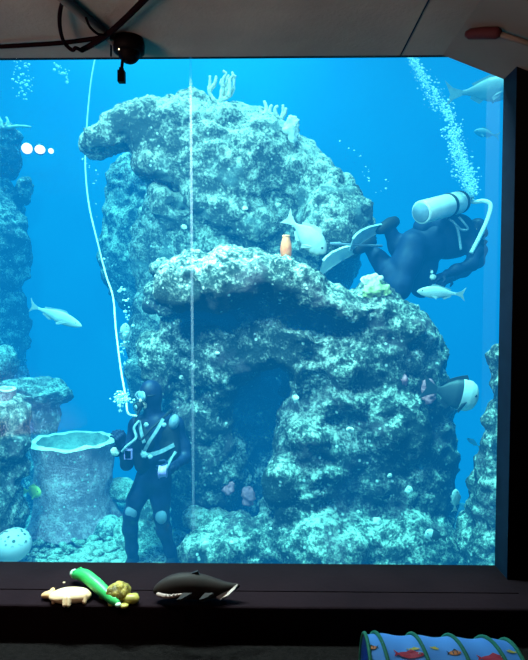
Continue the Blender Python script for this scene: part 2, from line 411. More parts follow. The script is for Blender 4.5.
# stepped ledge
yl = at_z(250, 607, ZS).y; zt = at(250, 641, yl).z
b = MB(); b.box((-4.2, yl, 0.0), (XJ + 0.9, YG, ZS)); o = struct('trim_2', b, M['ledge'])
bv = o.modifiers.new('bevel', 'BEVEL'); bv.width = 0.012; bv.segments = 3
y5 = at_z(250, 591.5, ZS).y
b = MB(); b.box((-4.2, y5, ZS - .01), (XJ, YG - .002, ZS + 0.004)); struct('trim_4', b, M['ledge'])
b = MB(); b.box((-4.2, yl - 1.35, 0.0), (XJ + 0.9, yl, zt)); o = struct('trim_3', b, M['carpet'])
bv = o.modifiers.new('bevel', 'BEVEL'); bv.width = 0.012; bv.segments = 3

# tank shell
b = MB(); b.box((XL - .2, YB, ZF - 2.2), (XR + .2, YB + .2, ZT + .2)); struct('wall_tank_back', b, M['tank_back'])
b = MB(); b.box((XL - .2, YG + .1, ZF - 2.2), (XL, YB, ZT + .2)); struct('wall_tank_left', b, M['tank_back'])
b = MB(); b.box((XR, YG + .1, ZF - 2.2), (XR + .2, YB, ZT + .2)); struct('wall_tank_right', b, M['tank_back'])
# tank floor: coral sand with a slow swell
nx_, ny_ = 150, 96; vs = []; fs = []
def floor_z(x, y):
    q = Vector((x, y, 0)); return ZF - .42 * max(0, y - 7.2) + 0.10 * noise.noise(q * 0.9) + 0.035 * noise.noise(q * 4) + 0.018 * noise.noise(q * 13)
for j in range(ny_ + 1):
    for i in range(nx_ + 1):
        x = XL + (XR - XL) * i / nx_; y = YG + .1 + (YB - YG - .1) * j / ny_
        vs.append((x, y, floor_z(x, y)))
for j in range(ny_):
    for i in range(nx_):
        a = j * (nx_ + 1) + i; fs.append((a, a + 1, a + nx_ + 2, a + nx_ + 1))
o = mesh_obj('ground_tank', vs, fs, M['sand']); tag(o, kind='structure')

# acrylic pane with its bonded seam
m, nt, out = new_mat('acrylic_pane')
tr = nt.nodes.new('ShaderNodeBsdfTransparent'); tr.inputs['Color'].default_value = (0.97, 0.99, 1.0, 1)
gl = nt.nodes.new('ShaderNodeBsdfGlossy'); gl.inputs['Roughness'].default_value = 0.02
mx = nt.nodes.new('ShaderNodeMixShader'); mx.inputs[0].default_value = 0.004
nt.links.new(tr.outputs[0], mx.inputs[1]); nt.links.new(gl.outputs[0], mx.inputs[2]); nt.links.new(mx.outputs[0], out.inputs['Surface'])
M['acrylic'] = m
m, nt, out = new_mat('acrylic_seam')
tr = nt.nodes.new('ShaderNodeBsdfTransparent'); df = nt.nodes.new('ShaderNodeBsdfTranslucent'); df.inputs['Color'].default_value = (0.8, 0.95, 1, 1)
mx = nt.nodes.new('ShaderNodeMixShader'); mx.inputs[0].default_value = 0.13
nt.links.new(tr.outputs[0], mx.inputs[1]); nt.links.new(df.outputs[0], mx.inputs[2]); nt.links.new(mx.outputs[0], out.inputs['Surface'])
M['seam'] = m; mx.inputs[0].default_value = 0.2
M['edge'] = m.copy(); M['edge'].node_tree.nodes['Mix Shader'].inputs[0].default_value = 0.015
win = bpy.data.objects.new('window_1', None); col.objects.link(win); tag(win, kind='structure')
b = MB(); b.box((-4.2, YG + 0.004, ZS - .012), (XJ + .01, YG + 0.03, ZC)); b.build('pane', M['acrylic'], win, False)
b = MB(); s0 = at(190.5, 56, YG + .034); s1 = at(193.5, 530, YG + .034); w = 0.007
b.add([s0 + Vector((-w, 0, 0)), s0 + Vector((w, 0, 0)), s1 + Vector((w, 0, 0)), s1 + Vector((-w, 0, 0))], [(0, 1, 2, 3)]); b.build('panel_seam', M['seam'], win, False)
b = MB(); b.box((XJ - 0.075, YG + .034, ZS), (XJ - 0.003, YG + .036, ZC - .06)); b.build('panel_edge', M['edge'], win, False)

# water: clear at hand, thick blue with distance
m, nt, out = new_mat('tank_water')
ab = nt.nodes.new('ShaderNodeVolumeAbsorption'); ab.inputs['Color'].default_value = (0.27, 0.72, 0.72, 1); ab.inputs['Density'].default_value = 0.50
em = nt.nodes.new('ShaderNodeEmission'); em.inputs['Color'].default_value = (0.0006, 0.046, 0.120, 1); em.inputs['Strength'].default_value = 1.0  # emission stands in for light scattered by the water
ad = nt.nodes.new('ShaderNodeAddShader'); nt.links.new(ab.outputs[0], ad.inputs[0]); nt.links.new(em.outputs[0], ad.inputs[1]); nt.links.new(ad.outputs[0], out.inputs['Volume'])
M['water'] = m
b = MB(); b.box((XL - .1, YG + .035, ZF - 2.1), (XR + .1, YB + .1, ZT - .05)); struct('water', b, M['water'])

# lights
def area(name, loc, target, size, power, color=(1, 1, 1), size_y=None):
    l = bpy.data.lights.new(name, 'AREA'); l.energy = power; l.color = color; l.size = size
    if size_y: l.shape = 'RECTANGLE'; l.size_y = size_y
    o = bpy.data.objects.new(name, l); col.objects.link(o); o.location = loc
    o.rotation_euler = (Vector(target) - Vector(loc)).to_track_quat('-Z', 'Y').to_euler(); return o
def spot(name, loc, target, ang, power, color=(1, 1, 1), blend=0.5, r=0.1):
    l = bpy.data.lights.new(name, 'SPOT'); l.energy = power; l.color = color; l.spot_size = R(ang); l.spot_blend = blend; l.shadow_soft_size = r
    o = bpy.data.objects.new(name, l); col.objects.link(o); o.location = loc
    o.rotation_euler = (Vector(target) - Vector(loc)).to_track_quat('-Z', 'Y').to_euler(); return o
def sun(name, d, strength, color, angle):
    l = bpy.data.lights.new(name, 'SUN'); l.energy = strength; l.color = color; l.angle = R(angle)
    o = bpy.data.objects.new(name, l); col.objects.link(o); o.location = (0, 5, 9); o.rotation_euler = Vector(d).to_track_quat('-Z', 'Y').to_euler(); return o
sun('daylight', (0.10, 0.20, -0.97), 19.0, (1.0, 0.97, 0.86), 8)
for fx, tx, pw in ((-2.0, -2.1, 520), (-1.0, -1.1, 300), (0.2, 0.2, 80), (1.3, 1.2, 80)):
    area('tank_fill_front', (fx, 3.4, 3.75), (tx, 5.6, -0.6), 0.5, pw, (1, 0.98, 0.92))  # added fills above the window head, brighten the lower front
spot('tank_fill_plate', (-0.3, 4.9, 6.4), at(245, 275, 5.5), 26, 4200, (1, .97, .86), .8, .3)  # added spot that brightens the flat rock top
spot('tank_fill_mound', (-0.3, 3.4, 3.8), at(225, 530, 5.6), 22, 700, (1, 1, .92), .9, .1)  # added spot, lights the mound the rock top keeps dark
spot('tank_fill_sand', (-1.9, 3.4, 3.8), at(75, 545, 5.8), 26, 900, (1, .98, .92), .9, .1)  # added spot to lift the sand at lower left
area('tank_fill_back', (-1.5, 8.2, 6.4), (-1.5, 10.2, 0.5), 5.0, 480, (0.6, 0.9, 1))  # added fill, gives the back wall its gradient
spot('ceiling_fill', (-3.9, -1.2, 0.5), (-0.7, 2.2, ZC), 60, 3000, (1.0, 0.66, 0.52), 0.9, 1.5)  # unseen lamp added to warm and brighten the ceiling
spot('ledge_spot', (-0.7, 0.9, 2.9), (-0.95, 2.68, ZS), 26, 42, (1.0, 0.86, 0.7), 0.8, 0.05)
spot('tunnel_spot', (0.9, 0.7, 2.9), (0.8, 1.65, 0.6), 30, 9, (0.95, 0.95, 1.0), 0.8, 0.1)
w = bpy.data.worlds.new('world'); scene.world = w; w.use_nodes = True
w.node_tree.nodes['Background'].inputs[0].default_value = (0.002, 0.002, 0.002, 1)

#@@ROCKS
# ------------------------------------------------------------------ reef rocks
UP = [eb(120, 134, 6.5, 38, 14, .42, -24), eb(153, 123, 6.55, 26, 20, .5, -20), eb(182, 136, 6.6, 50, 34, .6, 3), eb(250, 158, 6.7, 58, 43, .6, 22), eb(298, 180, 6.7, 40, 35, .5, 38),
      eb(333, 181, 6.4, 14, 9, .15), eb(333, 225, 6.5, 38, 37, .5, 20), eb(215, 165, 6.7, 75, 45, .6, 15),
      eb(215, 240, 7.3, 80, 95, .7), eb(146, 235, 8.3, 46, 85, .4), eb(300, 250, 7.1, 60, 60, .6), eb(160, 320, 7.3, 30, 80, .5), eb(215, 380, 7.2, 80, 160, .5),
      eb(155, 168, 6.35, 22, 13, .25, 35), eb(185, 200, 6.55, 30, 16, .25, 10), eb(175, 208, 6.6, 22, 14, .25), eb(225, 208, 6.5, 26, 14, .3, 15), eb(262, 225, 6.6, 30, 18, .3)]
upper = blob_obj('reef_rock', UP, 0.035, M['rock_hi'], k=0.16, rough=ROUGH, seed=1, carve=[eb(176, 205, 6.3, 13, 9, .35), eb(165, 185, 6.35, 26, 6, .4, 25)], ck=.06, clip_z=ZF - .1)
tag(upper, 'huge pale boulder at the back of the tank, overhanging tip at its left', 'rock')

LO = [eb(186, 281, 5.5, 21, 22, .32, -15), eb(225, 280, 5.5, 50, 25, .42, 3), eb(275, 281, 5.55, 48, 23, .45, 6), eb(314, 298, 5.55, 38, 20, .4, 25), eb(352, 311, 5.6, 42, 18, .4),
      eb(373, 296, 5.6, 15, 13, .2), eb(402, 326, 5.65, 32, 19, .36, 25),
      eb(225, 345, 6.0, 56, 62, .5), eb(300, 345, 5.85, 70, 62, .55, 20), eb(370, 360, 5.85, 66, 66, .55), eb(405, 370, 5.85, 44, 62, .5), eb(375, 450, 5.85, 74, 110, .55), eb(405, 500, 5.8, 46, 90, .5),
      eb(320, 460, 5.75, 45, 80, .5), eb(215, 430, 6.2, 40, 90, .5), eb(185, 460, 6.2, 24, 80, .4), eb(255, 470, 6.6, 60, 110, .4),
      eb(230, 335, 5.65, 40, 10, .2, 25), eb(300, 330, 5.5, 24, 12, .25, 30), eb(345, 365, 5.5, 30, 24, .3),
      eb(160, 268, 6.0, 13, 10, .2), eb(155, 297, 6.1, 11, 13, .2, 20), eb(172, 300, 5.9, 18, 12, .25, 30), eb(162, 365, 6.0, 17, 30, .3), eb(182, 350, 6.1, 20, 50, .3), eb(150, 350, 6.2, 10, 20, .2),
      eb(310, 440, 5.45, 22, 22, .3), eb(345, 400, 5.5, 30, 20, .3), eb(390, 420, 5.5, 30, 40, .3), eb(285, 475, 5.5, 16, 26, .25),
      eb(230, 550, 5.5, 58, 28, .4), eb(330, 545, 5.4, 60, 35, .5), eb(405, 550, 5.4, 55, 38, .5), eb(300, 520, 5.6, 40, 40, .4)]
CV = [eb(252, 425, 5.6, 26, 44, .75, -12), eb(268, 390, 5.6, 22, 30, .6, 30), eb(268, 520, 5.2, 12, 16, .45, 30), eb(258, 470, 5.7, 14, 30, .6), eb(208, 320, 5.6, 34, 11, .28, 8), eb(315, 325, 5.35, 34, 10, .2, 10)]
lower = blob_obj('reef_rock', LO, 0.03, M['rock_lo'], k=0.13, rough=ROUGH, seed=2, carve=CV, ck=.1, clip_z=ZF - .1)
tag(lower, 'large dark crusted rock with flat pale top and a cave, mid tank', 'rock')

def small_rock(name, prims, label, cat='rock', m='rock_far', h=.03, k=.1, rough=ROUGH, seed=3, group=None, carve=(), clip=True):
    o = blob_obj(name, prims, h, M[m], k=k, rough=rough, seed=seed, carve=carve, clip_z=ZF - .1 if clip else None)
    return tag(o, label, cat, group)
small_rock('rock_pillar', [eb(2, 150, 8.8, 16, 26, .35), eb(0, 230, 8.7, 22, 50, .45), eb(8, 245, 8.5, 20, 40, .4), eb(-4, 320, 8.7, 26, 60, .45), eb(24, 192, 8.7, 8, 13, .2), eb(-15, 420, 8.7, 45, 90, .5), eb(-5, 136, 8.8, 26, 7, .3)],
           'tall dark rock pillar rising at the far left of the tank, lamp reflections beside it', seed=4)
small_rock('table_rock', [eb(40, 393, 6.9, 31, 14, .35), eb(22, 388, 6.9, 24, 10, .3), eb(44, 425, 7.0, 13, 40, .25), eb(46, 480, 7.0, 18, 60, .3), eb(6, 365, 7.2, 12, 15, .3), eb(10, 470, 7.2, 30, 80, .3)],
           'mushroom shaped rock with a flat green top behind the hollow stump', seed=5)
small_rock('rock_column', [eb(6, 420, 5.45, 17, 22, .25), eb(12, 447, 5.4, 16, 18, .2), eb(2, 460, 5.5, 22, 40, .3), eb(4, 510, 5.5, 20, 50, .3), eb(18, 470, 5.45, 10, 10, .15), eb(2, 560, 5.5, 26, 50, .3)],
           'knobbly lilac rock column at the left edge of the window, cut stump on top', seed=6, h=.024)
small_rock('rock_outcrop', [eb(504, 372, 5.0, 10, 28, .25), eb(505, 385, 5.0, 16, 9, .15), eb(510, 435, 5.0, 24, 50, .3), eb(508, 500, 5.05, 34, 56, .35), eb(500, 560, 5.1, 42, 70, .4), eb(510, 620, 5.1, 70, 80, .5)],
           'tall mossy rock half hidden by the right window jamb', m='rock_lo', seed=7, h=.022, rough=[('f', 1.6, .10), ('b', 5, .05), ('v', 10, .03), ('r', 22, .012)])
small_rock('stone', [eb(120, 487, 6.4, 14, 9, .2), eb(126, 493, 6.4, 14, 8, .2)], 'smooth pale stone between the hollow stump and the diver with the hose', m='stone', h=.02, k=.05, rough=[('f', 2, .05), ('n', 10, .01)], seed=8, clip=False)
small_rock('rubble_rock', [eb(148, 520, 6.0, 22, 24, .25), eb(135, 535, 5.9, 26, 20, .25), eb(165, 545, 5.9, 30, 18, .3)], 'pale crusted rock behind the legs of the standing diver', m='stone', h=.024, k=.08, seed=9)
small_rock('rubble_rock', [eb(205, 520, 5.75, 22, 14, .25), eb(230, 527, 5.7, 30, 16, .3), eb(207, 545, 5.75, 24, 18, .3), eb(255, 545, 5.55, 26, 16, .3)], 'bright crusted mound of rock below the cave', m='stone', h=.024, k=.08, seed=10)
small_rock('dark_boulder', [eb(108, 530, 6.0, 13, 13, .2), eb(104, 536, 6.0, 12, 10, .15)], 'dark rounded boulder at the right foot of the hollow stump', m='rock_far', h=.02, k=.05, rough=[('f', 2.5, .05), ('n', 12, .012)], seed=11)
small_rock('flat_stone', [eb(100, 560, 5.55, 28, 5, .25), eb(84, 561, 5.55, 16, 5, .2)], 'flat stone slab on the sand left of the standing diver', m='stone', h=.02, k=.05, rough=[('f', 2, .03), ('n', 12, .008)], seed=12, clip=False)

# crusts and lumps growing on the two big rocks: parts of them
def crust(parent, name, px, py, Y, rx, ry, m, label=None, rot=0, seed=1, rd=None):
    s = mpp(Y)
    o = blob_obj(name, [eb(px, py, Y, rx, ry, rd or min(rx, ry) * s * .6, rot)], max(min(rx, ry) * s / 5, .006), M[m], k=.01, rough=[('n', 12, min(rx, ry) * s * .6), ('n', 32, min(rx, ry) * s * .4)], seed=seed)
    sub(o, parent)
    if label: o['label'] = label
    return o
crust(upper, 'coral_knob', 291, 130, 6.25, 8, 12, 'pale', 'white cone shaped coral knob', seed=2)
crust(upper, 'coral_knob', 187, 104, 6.35, 9, 5, 'pale', 'pale flat coral knob', seed=3)
crust(lower, 'coral_crust', 372, 280, 5.45, 12, 6, 'pale', 'pale domed crust', seed=4)
crust(lower, 'coral_crust', 376, 291, 5.42, 14, 10, 'green_crust', 'yellow green crust', seed=5)
crust(lower, 'coral_crust', 430, 392, 5.35, 8, 11, 'pink', 'pink crust near the round fish', seed=6)
crust(lower, 'coral_crust', 400, 385, 5.35, 8, 9, 'pink', seed=16)
crust(lower, 'sponge', 229, 488, 5.75, 6, 8, 'pink', 'pink sponge in the cave', rot=20, seed=7)
crust(lower, 'sponge', 248, 496, 5.75, 6, 11, 'pink', 'dusty pink sponge in the cave', seed=8)
for i, (px, py, Y, rx) in enumerate([(182, 377, 5.75, 4), (296, 398, 5.15, 4), (390, 476, 5.2, 3.5), (409, 490, 5.2, 5), (217, 353, 5.45, 3), (376, 522, 5.0, 5), (350, 430, 5.1, 5), (160, 395, 5.7, 5), (205, 545, 5.15, 4), (232, 544, 5.1, 4)]):
    crust(lower, 'coral_lump', px, py, Y, rx * .8, rx * .7, 'pale', seed=20 + i)
for i, (px, py, Y, rx) in enumerate([(184, 227, 6.3, 3.5), (245, 208, 6.2, 3), (278, 205, 6.25, 3)]):
    crust(upper, 'coral_lump', px, py, Y, rx, rx * .8, 'pale', seed=50 + i)

#@@CORALS
# ------------------------------------------------------------------ corals, stumps, sponge
def branch_coral(name, px, py, Y, stems, label, m='coral_branch', r=0.027, up_px=-1):
    t = empty(name, at(px, py, Y), label, 'coral')
    for st in stems:
        bb = MB()
        for br in st:
            pts = spline([at(x, y + up_px, Y + d) for x, y, d in br], 4); n = len(pts)
            bb.tube(pts, [r * (1 - .5 * i / (n - 1)) * (1 + .15 * math.sin(i * 2.1)) for i in range(n)], 7)
        bb.build('branch', M[m], t)
    return t
branch_coral('branching_coral', 217, 107, 6.5, [
    [[(217, 107, 0), (213, 100, 0), (209, 92, 0), (210, 84, 0), (210, 77, 0)], [(209, 92, 0), (214, 86, 0), (216, 80, 0), (216, 77, 0)]],
    [[(217, 107, 0), (221, 101, 0), (228, 98, 0), (233, 92, 0), (234, 80, 0), (232, 73, 0)], [(221, 101, 0), (222, 92, 0), (223, 82, 0), (226, 75, 0), (223, 72, 0)], [(224, 100, .05), (226, 90, .05), (227, 82, .05), (229, 76, .05)],
     [(228, 98, -.05), (230, 90, -.05), (230, 82, -.05), (233, 77, -.05), (236, 78, -.05)], [(223, 88, 0), (221, 84, 0), (222, 80, 0)], [(227, 90, .03), (229, 86, .03), (228, 80, .03)]]],
    'tall white branching coral standing on top of the huge boulder')
branch_coral('branching_coral', 272, 124, 6.5, [
    [[(270, 125, 0), (264, 118, 0), (260, 112, 0), (259, 109, 0)], [(264, 118, 0), (266, 112, 0), (266, 107, 0), (264, 102, 0)]],
    [[(272, 125, 0), (270, 116, 0), (270, 110, 0), (272, 106, 0)], [(274, 125, 0), (276, 117, 0), (275, 110, 0), (278, 107, 0)]],
    [[(276, 125, 0), (281, 120, 0), (283, 113, 0), (283, 106, 0)], [(281, 120, 0), (285, 114, 0), (286, 109, 0)]]],
    'short white branching coral beside the cone shaped knob', r=0.03)
branch_coral('branching_coral', 2, 128, 8.5, [
    [[(-4, 130, 0), (10, 128, 0), (20, 127, 0), (31, 128, 0)], [(6, 128, 0), (8, 123, 0), (6, 118, 0)], [(2, 129, 0), (1, 122, 0), (-2, 117, 0)], [(-5, 129, 0), (-6, 121, 0)]]],
    'pale coral with one long flat arm on the left pillar', r=0.03)

# hollow stump: flared trunk, bright cut rim, sunk top
def stump(name, px0, px1, py_top, py_bot, Y, label, mtop, mside, flare=1.12, sink=.3, seed=0., rim=0.17):
    c = at((px0 + px1) / 2, py_top, Y); rad = (px1 - px0) / 2 * mpp(Y); zb = at((px0 + px1) / 2, py_bot, Y - rad * .8).z - .12
    t = empty(name, (c.x, c.y, zb), label, 'stump')
    na = 72
    def rr(a, u):   # u: 0 at the top, 1 at the foot
        q = Vector((math.cos(a) * 1.3, math.sin(a) * 1.3, u * 1.5 + seed))
        lob = 0.07 * noise.noise(q * 1.6) + 0.035 * noise.noise(q * 4)
        root = max(0, u - .6) ** 2 * 2.0 * (1 + .9 * math.sin(a * 7 + seed) * .6)
        top = 0.10 * max(0, .18 - u) / .18
        return rad * (0.90 + top + lob * (1.0 if u > .05 else .5) + root * (flare - .9))
    bb = MB(); nv = 26; vs = []; fs = []
    for i in range(nv + 1):
        u = i / nv
        for j in range(na):
            a = 2 * math.pi * j / na; r = rr(a, u); z = c.z + (zb - c.z) * u + (0.02 * noise.noise(Vector((math.cos(a) * 2, math.sin(a) * 2, seed))) if u < .1 else 0)
            r += .012 * noise.noise(Vector((math.cos(a) * 9, math.sin(a) * 9, u * 9)))
            vs.append((c.x + r * math.cos(a), c.y + r * math.sin(a), z))
    for i in range(nv):
        for j in range(na): fs.append((i * na + j, i * na + (j + 1) % na, (i + 1) * na + (j + 1) % na, (i + 1) * na + j))
    bb.add(vs, fs); bb.build('trunk', M[mside], t)
    bb = MB(); vs = []; fs = []; prof = [(1.0, 0.0), (.97, .018), (1 - rim, .012), (1 - rim - .05, -sink * .7), (.45, -sink), (.05, -sink * .9)]
    for f, dz in prof:
        for j in range(na):
            a = 2 * math.pi * j / na; r = rr(a, 0) * f; z = c.z + dz + .02 * noise.noise(Vector((math.cos(a) * 2, math.sin(a) * 2, seed))) + .02 * noise.noise(Vector((r * 8 * math.cos(a), r * 8 * math.sin(a), 3)))
            vs.append((c.x + r * math.cos(a), c.y + r * math.sin(a), z))
    for i in range(len(prof) - 1):
        for j in range(na): fs.append((i * na + j, i * na + (j + 1) % na, (i + 1) * na + (j + 1) % na, (i + 1) * na + j))
    fs.append(tuple((len(prof) - 1) * na + j for j in range(na)))
    nr_ = 2 * na; bb.add(vs[:nr_ + na], fs[:nr_]); bb.build('cut_top', M[mtop], t)
    bb = MB(); bb.add(vs, fs[nr_:]); bb.build('hollow', M['hollow'], t)
    return t
stump('hollow_stump', 31, 116, 441, 527, 6.25, 'wide hollow tree stump with a bright cut rim on the sand', 'stump_cut', 'stump', flare=1.35)
stump('cut_stump', -22, 15, 390, 440, 5.4, 'small pinkish cut stump on top of the left rock column', 'stump_cut', 'stump', seed=4., sink=.03)

# speckled round coral at the lower left
m, nt, out = new_mat('speckled_coral'); L = nt.links.new
tc = nt.nodes.new('ShaderNodeTexCoord'); bs = nt.nodes.new('ShaderNodeBsdfPrincipled'); bs.inputs['Roughness'].default_value = .8
vo = N(nt, 'ShaderNodeTexVoronoi', Scale=22.0); L(tc.outputs['Object'], vo.inputs['Vector'])
r1 = ramp(nt, [(0.30, (.06, .06, .06)), (.42, (.62, .50, .48))]); L(vo.outputs['Distance'], r1.inputs['Fac'])
sx = nt.nodes.new('ShaderNodeSeparateXYZ'); ge = nt.nodes.new('ShaderNodeNewGeometry'); L(ge.outputs['Normal'], sx.inputs[0])
r2 = ramp(nt, [(.2, (0, 0, 0)), (.45, (1, 1, 1))]); L(sx.outputs['Z'], r2.inputs['Fac'])
mx = nt.nodes.new('ShaderNodeMix'); mx.data_type = 'RGBA'; L(r2.outputs['Color'], mx.inputs[0]); mx.inputs[6].default_value = (.6, .46, .48, 1); L(r1.outputs['Color'], mx.inputs[7])
L(mx.outputs[2], bs.inputs['Base Color']); L(bs.outputs[0], out.inputs['Surface']); M['speckle'] = m
o = blob_obj('round_coral', [eb(13, 543, 5.25, 18, 15, .16), eb(13, 548, 5.25, 15, 12, .14)], .012, M['speckle'], k=.05, rough=[('n', 4, .02)], seed=13)
tag(o, 'round pale pink coral ball speckled on top at the lower left corner', 'coral')

# orange vase sponge standing on the flat rock top
t = empty('vase_sponge', at(286, 259, 5.5), 'small orange vase shaped sponge on the flat rock top', 'sponge')
bb = MB(); c = at(286, 258, 5.35); s = mpp(5.35); prof = [(0, .0), (4.6, 0), (5.4, 4), (5.8, 9), (5.2, 14), (3.9, 19), (3.5, 21.5)]; na = 20; vs = []; fs = []
for r, z in prof:
    for j in range(na): a = 2 * math.pi * j / na; vs.append((c.x + r * s * math.cos(a), c.y + r * s * math.sin(a), c.z + z * s))
for i in range(len(prof) - 1):
    for j in range(na): fs.append((i * na + j, i * na + (j + 1) % na, (i + 1) * na + (j + 1) % na, (i + 1) * na + j))
bb.add(vs, fs); bb.build('vase', M['orange'], t)
bb = MB(); bb.tube([(c.x, c.y, c.z + 20.5 * s), (c.x, c.y, c.z + 22.5 * s), (c.x, c.y, c.z + 22.6 * s), (c.x, c.y, c.z + 21 * s)], [3.6 * s, 3.9 * s, 2.6 * s, 2.2 * s], 20); bb.build('lip', M['orange_pale'], t)

# sand rubble: nobody could count it
bb = MB(); rnd = random.Random(3)
def stone_shape(c, r, mbx):
    ph = [rnd.uniform(-1, 1) for _ in range(3)]
    bm = bmesh.new(); bmesh.ops.create_icosphere(bm, subdivisions=1, radius=1)
    sc = (r * rnd.uniform(.8, 1.4), r * rnd.uniform(.8, 1.3), r * rnd.uniform(.5, .9)); vs = []
    for v in bm.verts:
        d = 1 + .35 * noise.noise(v.co * 1.7 + Vector(ph) * 9); vs.append((c[0] + v.co.x * sc[0] * d, c[1] + v.co.y * sc[1] * d, c[2] + v.co.z * sc[2] * d))
    mbx.add(vs, [[q.index for q in f.verts] for f in bm.faces]); bm.free()
for i in range(1500):
    Y = rnd.uniform(5.0, 7.2); px = rnd.uniform(-30, 320); x = at(px, 500, Y).x
    stone_shape((x, Y, floor_z(x, Y) + .01), rnd.choice([.02, .03, .03, .045, .06]), bb)
for i in range(420):
    a = rnd.uniform(0, 2 * math.pi); c = at(73, 500, 6.25); q = rnd.uniform(.42, .95); x = c.x + math.cos(a) * q; Y = 6.25 + math.sin(a) * q
    stone_shape((x, Y, floor_z(x, Y) + .02 + .16 * max(0, .8 - q)), rnd.choice([.02, .03, .04, .055]), bb)
o = bb.build('rubble', M['stone']); tag(o, 'pale coral rubble strewn over the tank floor', 'rubble', kind='stuff')

#@@FISH
# ------------------------------------------------------------------ fish
def fish(label, snout, tail, Y, depth_px, kind='slim', m='fish', mfin='fin', dy=0.0, flip=1, name='fish', band=None, width=.45):
    """snout and tail root in pixels; dy: how much further the tail is than the snout (m)"""
    S = at(snout[0], snout[1], Y - dy / 2); T = at(tail[0], tail[1], Y + dy / 2)
    f = (S - T); Ln = f.length; f.normalize(); hint = Vector((0, -.15, 1)) if abs(f.z) < .9 else Vector((flip, 0, 0))
    lat = hint.cross(f).normalized(); up = f.cross(lat) * 1.0
    if up.z < 0 and abs(f.z) < .9: up = -up
    hh = depth_px * mpp(Y) / 2
    t = empty(name, (S + T) / 2, label, 'fish')
    P = {'slim': [(0, .05), (.04, .3), (.12, .58), (.25, .85), (.4, 1), (.55, .92), (.7, .66), (.82, .4), (.92, .22), (1, .2)],
         'oval': [(0, .06), (.04, .34), (.12, .66), (.25, .92), (.42, 1), (.6, .88), (.75, .6), (.87, .28), (.94, .18), (1, .2)],
         'blunt': [(0, .16), (.04, .55), (.1, .8), (.22, .98), (.4, 1), (.6, .88), (.78, .6), (.9, .3), (.96, .22), (1, .24)]}[kind]
    sm = []
    for i in range(33):
        u = i / 32
        for (a, ha), (b2, hb) in zip(P, P[1:]):
            if a <= u <= b2 + 1e-9:
                q = (u - a) / (b2 - a); sm.append((u, ha + (hb - ha) * q)); break
    na = 16; vs = []; fs = []
    def pt(u, y, z): return S - f * (u * Ln) + lat * y + up * z
    for u, h in sm:
        w = hh * width * (h ** .8) * (1 - .75 * max(0, u - .55) / .45)
        for j in range(na):
            a = 2 * math.pi * j / na; ca, sa = math.cos(a), math.sin(a)
            vs.append(pt(u, w * ca, hh * h * (sa * (1 if sa > 0 else .92)) - hh * .05 * (1 - u)))
    for i in range(len(sm) - 1):
        for j in range(na): fs.append((i * na + j, (i + 1) * na + j, (i + 1) * na + (j + 1) % na, i * na + (j + 1) % na))
    fs.append(tuple(range(na))); fs.append(tuple(reversed([(len(sm) - 1) * na + j for j in range(na)])))
    bb = MB(); bb.add(vs, fs)
    if band: bb.mi = [1 if band[0] <= (i // na) / 32 <= band[1] else 0 for i in range(len(fs))]
    body = bb.build('body', [M[m]] + ([M[band[2]]] if band else []), t)
    th = .006
    tl = hh * (.95 if kind != 'slim' else 1.3)
    bb = MB(); bb.slab([pt(.97, 0, hh * .16), pt(1 + .5 * tl / Ln, 0, hh * .45), pt(1 + tl / Ln, 0, tl * .85), pt(1 + .68 * tl / Ln, 0, 0), pt(1 + tl / Ln, 0, -tl * .8), pt(1 + .5 * tl / Ln, 0, -hh * .42), pt(.97, 0, -hh * .16)], th)
    bb.build('tail_fin', M[mfin], t, False)
    def hat(u):
        return hh * float(np.interp(u, [a for a, _ in P], [b2 for _, b2 in P]))
    us = [.3, .36, .5, .65, .8]
    bb = MB(); bb.slab([pt(u, 0, hat(u) * .9) for u in us] + [pt(.84, 0, hat(.8) + hh * .16), pt(.65, 0, hat(.65) + hh * .17), pt(.5, 0, hat(.5) + hh * .2), pt(.38, 0, hat(.36) + hh * .24)], th)
    bb.build('dorsal_fin', M[mfin], t, False)
    bb = MB(); bb.slab([pt(u, 0, -hat(u) * .85) for u in (.62, .72, .84)] + [pt(.86, 0, -hat(.84) - hh * .14), pt(.7, 0, -hat(.68) - hh * .28)], th); bb.build('anal_fin', M[mfin], t, False)
    for sd in (-1, 1):
        y0 = sd * hh * width * .9
        bb = MB(); bb.slab([pt(.30, y0, -hh * .25), pt(.33, y0, -hh * .5), pt(.47, y0 + sd * hh * .25, -hh * .95), pt(.50, y0 + sd * hh * .25, -hh * .7), pt(.42, y0 + sd * hh * .1, -hh * .4)], th); bb.build('pectoral_fin', M[mfin], t, False)
        u = .12; w = hh * width * (float(np.interp(u, [a for a, _ in P], [b2 for _, b2 in P])) ** .8)
        bb = MB(); r = max(hh * .085, .006); bb.ell(pt(u, sd * w * .88, hh * .18), (r, r, r), None, 10, 6); bb.build('eye', M['eye'], t)
    return t
fish('big oval grey fish nosing down in front of the huge boulder', (326, 253), (293, 223), 5.45, 24, 'oval', 'fish_grey', dy=.1)
fish('slender silver fish swimming alone in open water at the left', (82, 326), (37, 308), 6.3, 14, 'slim', 'fish', dy=.15)
fish('pale fish swimming left just below the diver with the metal tank', (417, 291), (457, 294), 5.65, 13, 'slim', 'fish')
fish('round fish with a dark bar nosing out from the right side of the rock', (478, 398), (437, 390), 5.15, 34, 'blunt', 'fish_white', mfin='fish_dark', band=(.42, 1.0, 'fish_dark'))
fish('small yellow fish between the rock column and the hollow stump', (41, 492), (27, 491), 5.75, 14, 'oval', 'fish_yel', mfin='fish_yel', dy=.06)
fish('small pale fish pointing upward near the air hose among bubbles', (126, 323), (124, 343), 6.0, 11, 'oval', 'fish', dy=.05)
fish('small pale fish hanging nose up beside the foot of the rock', (456, 489), (455, 508), 5.1, 9, 'oval', 'fish', dy=.05)
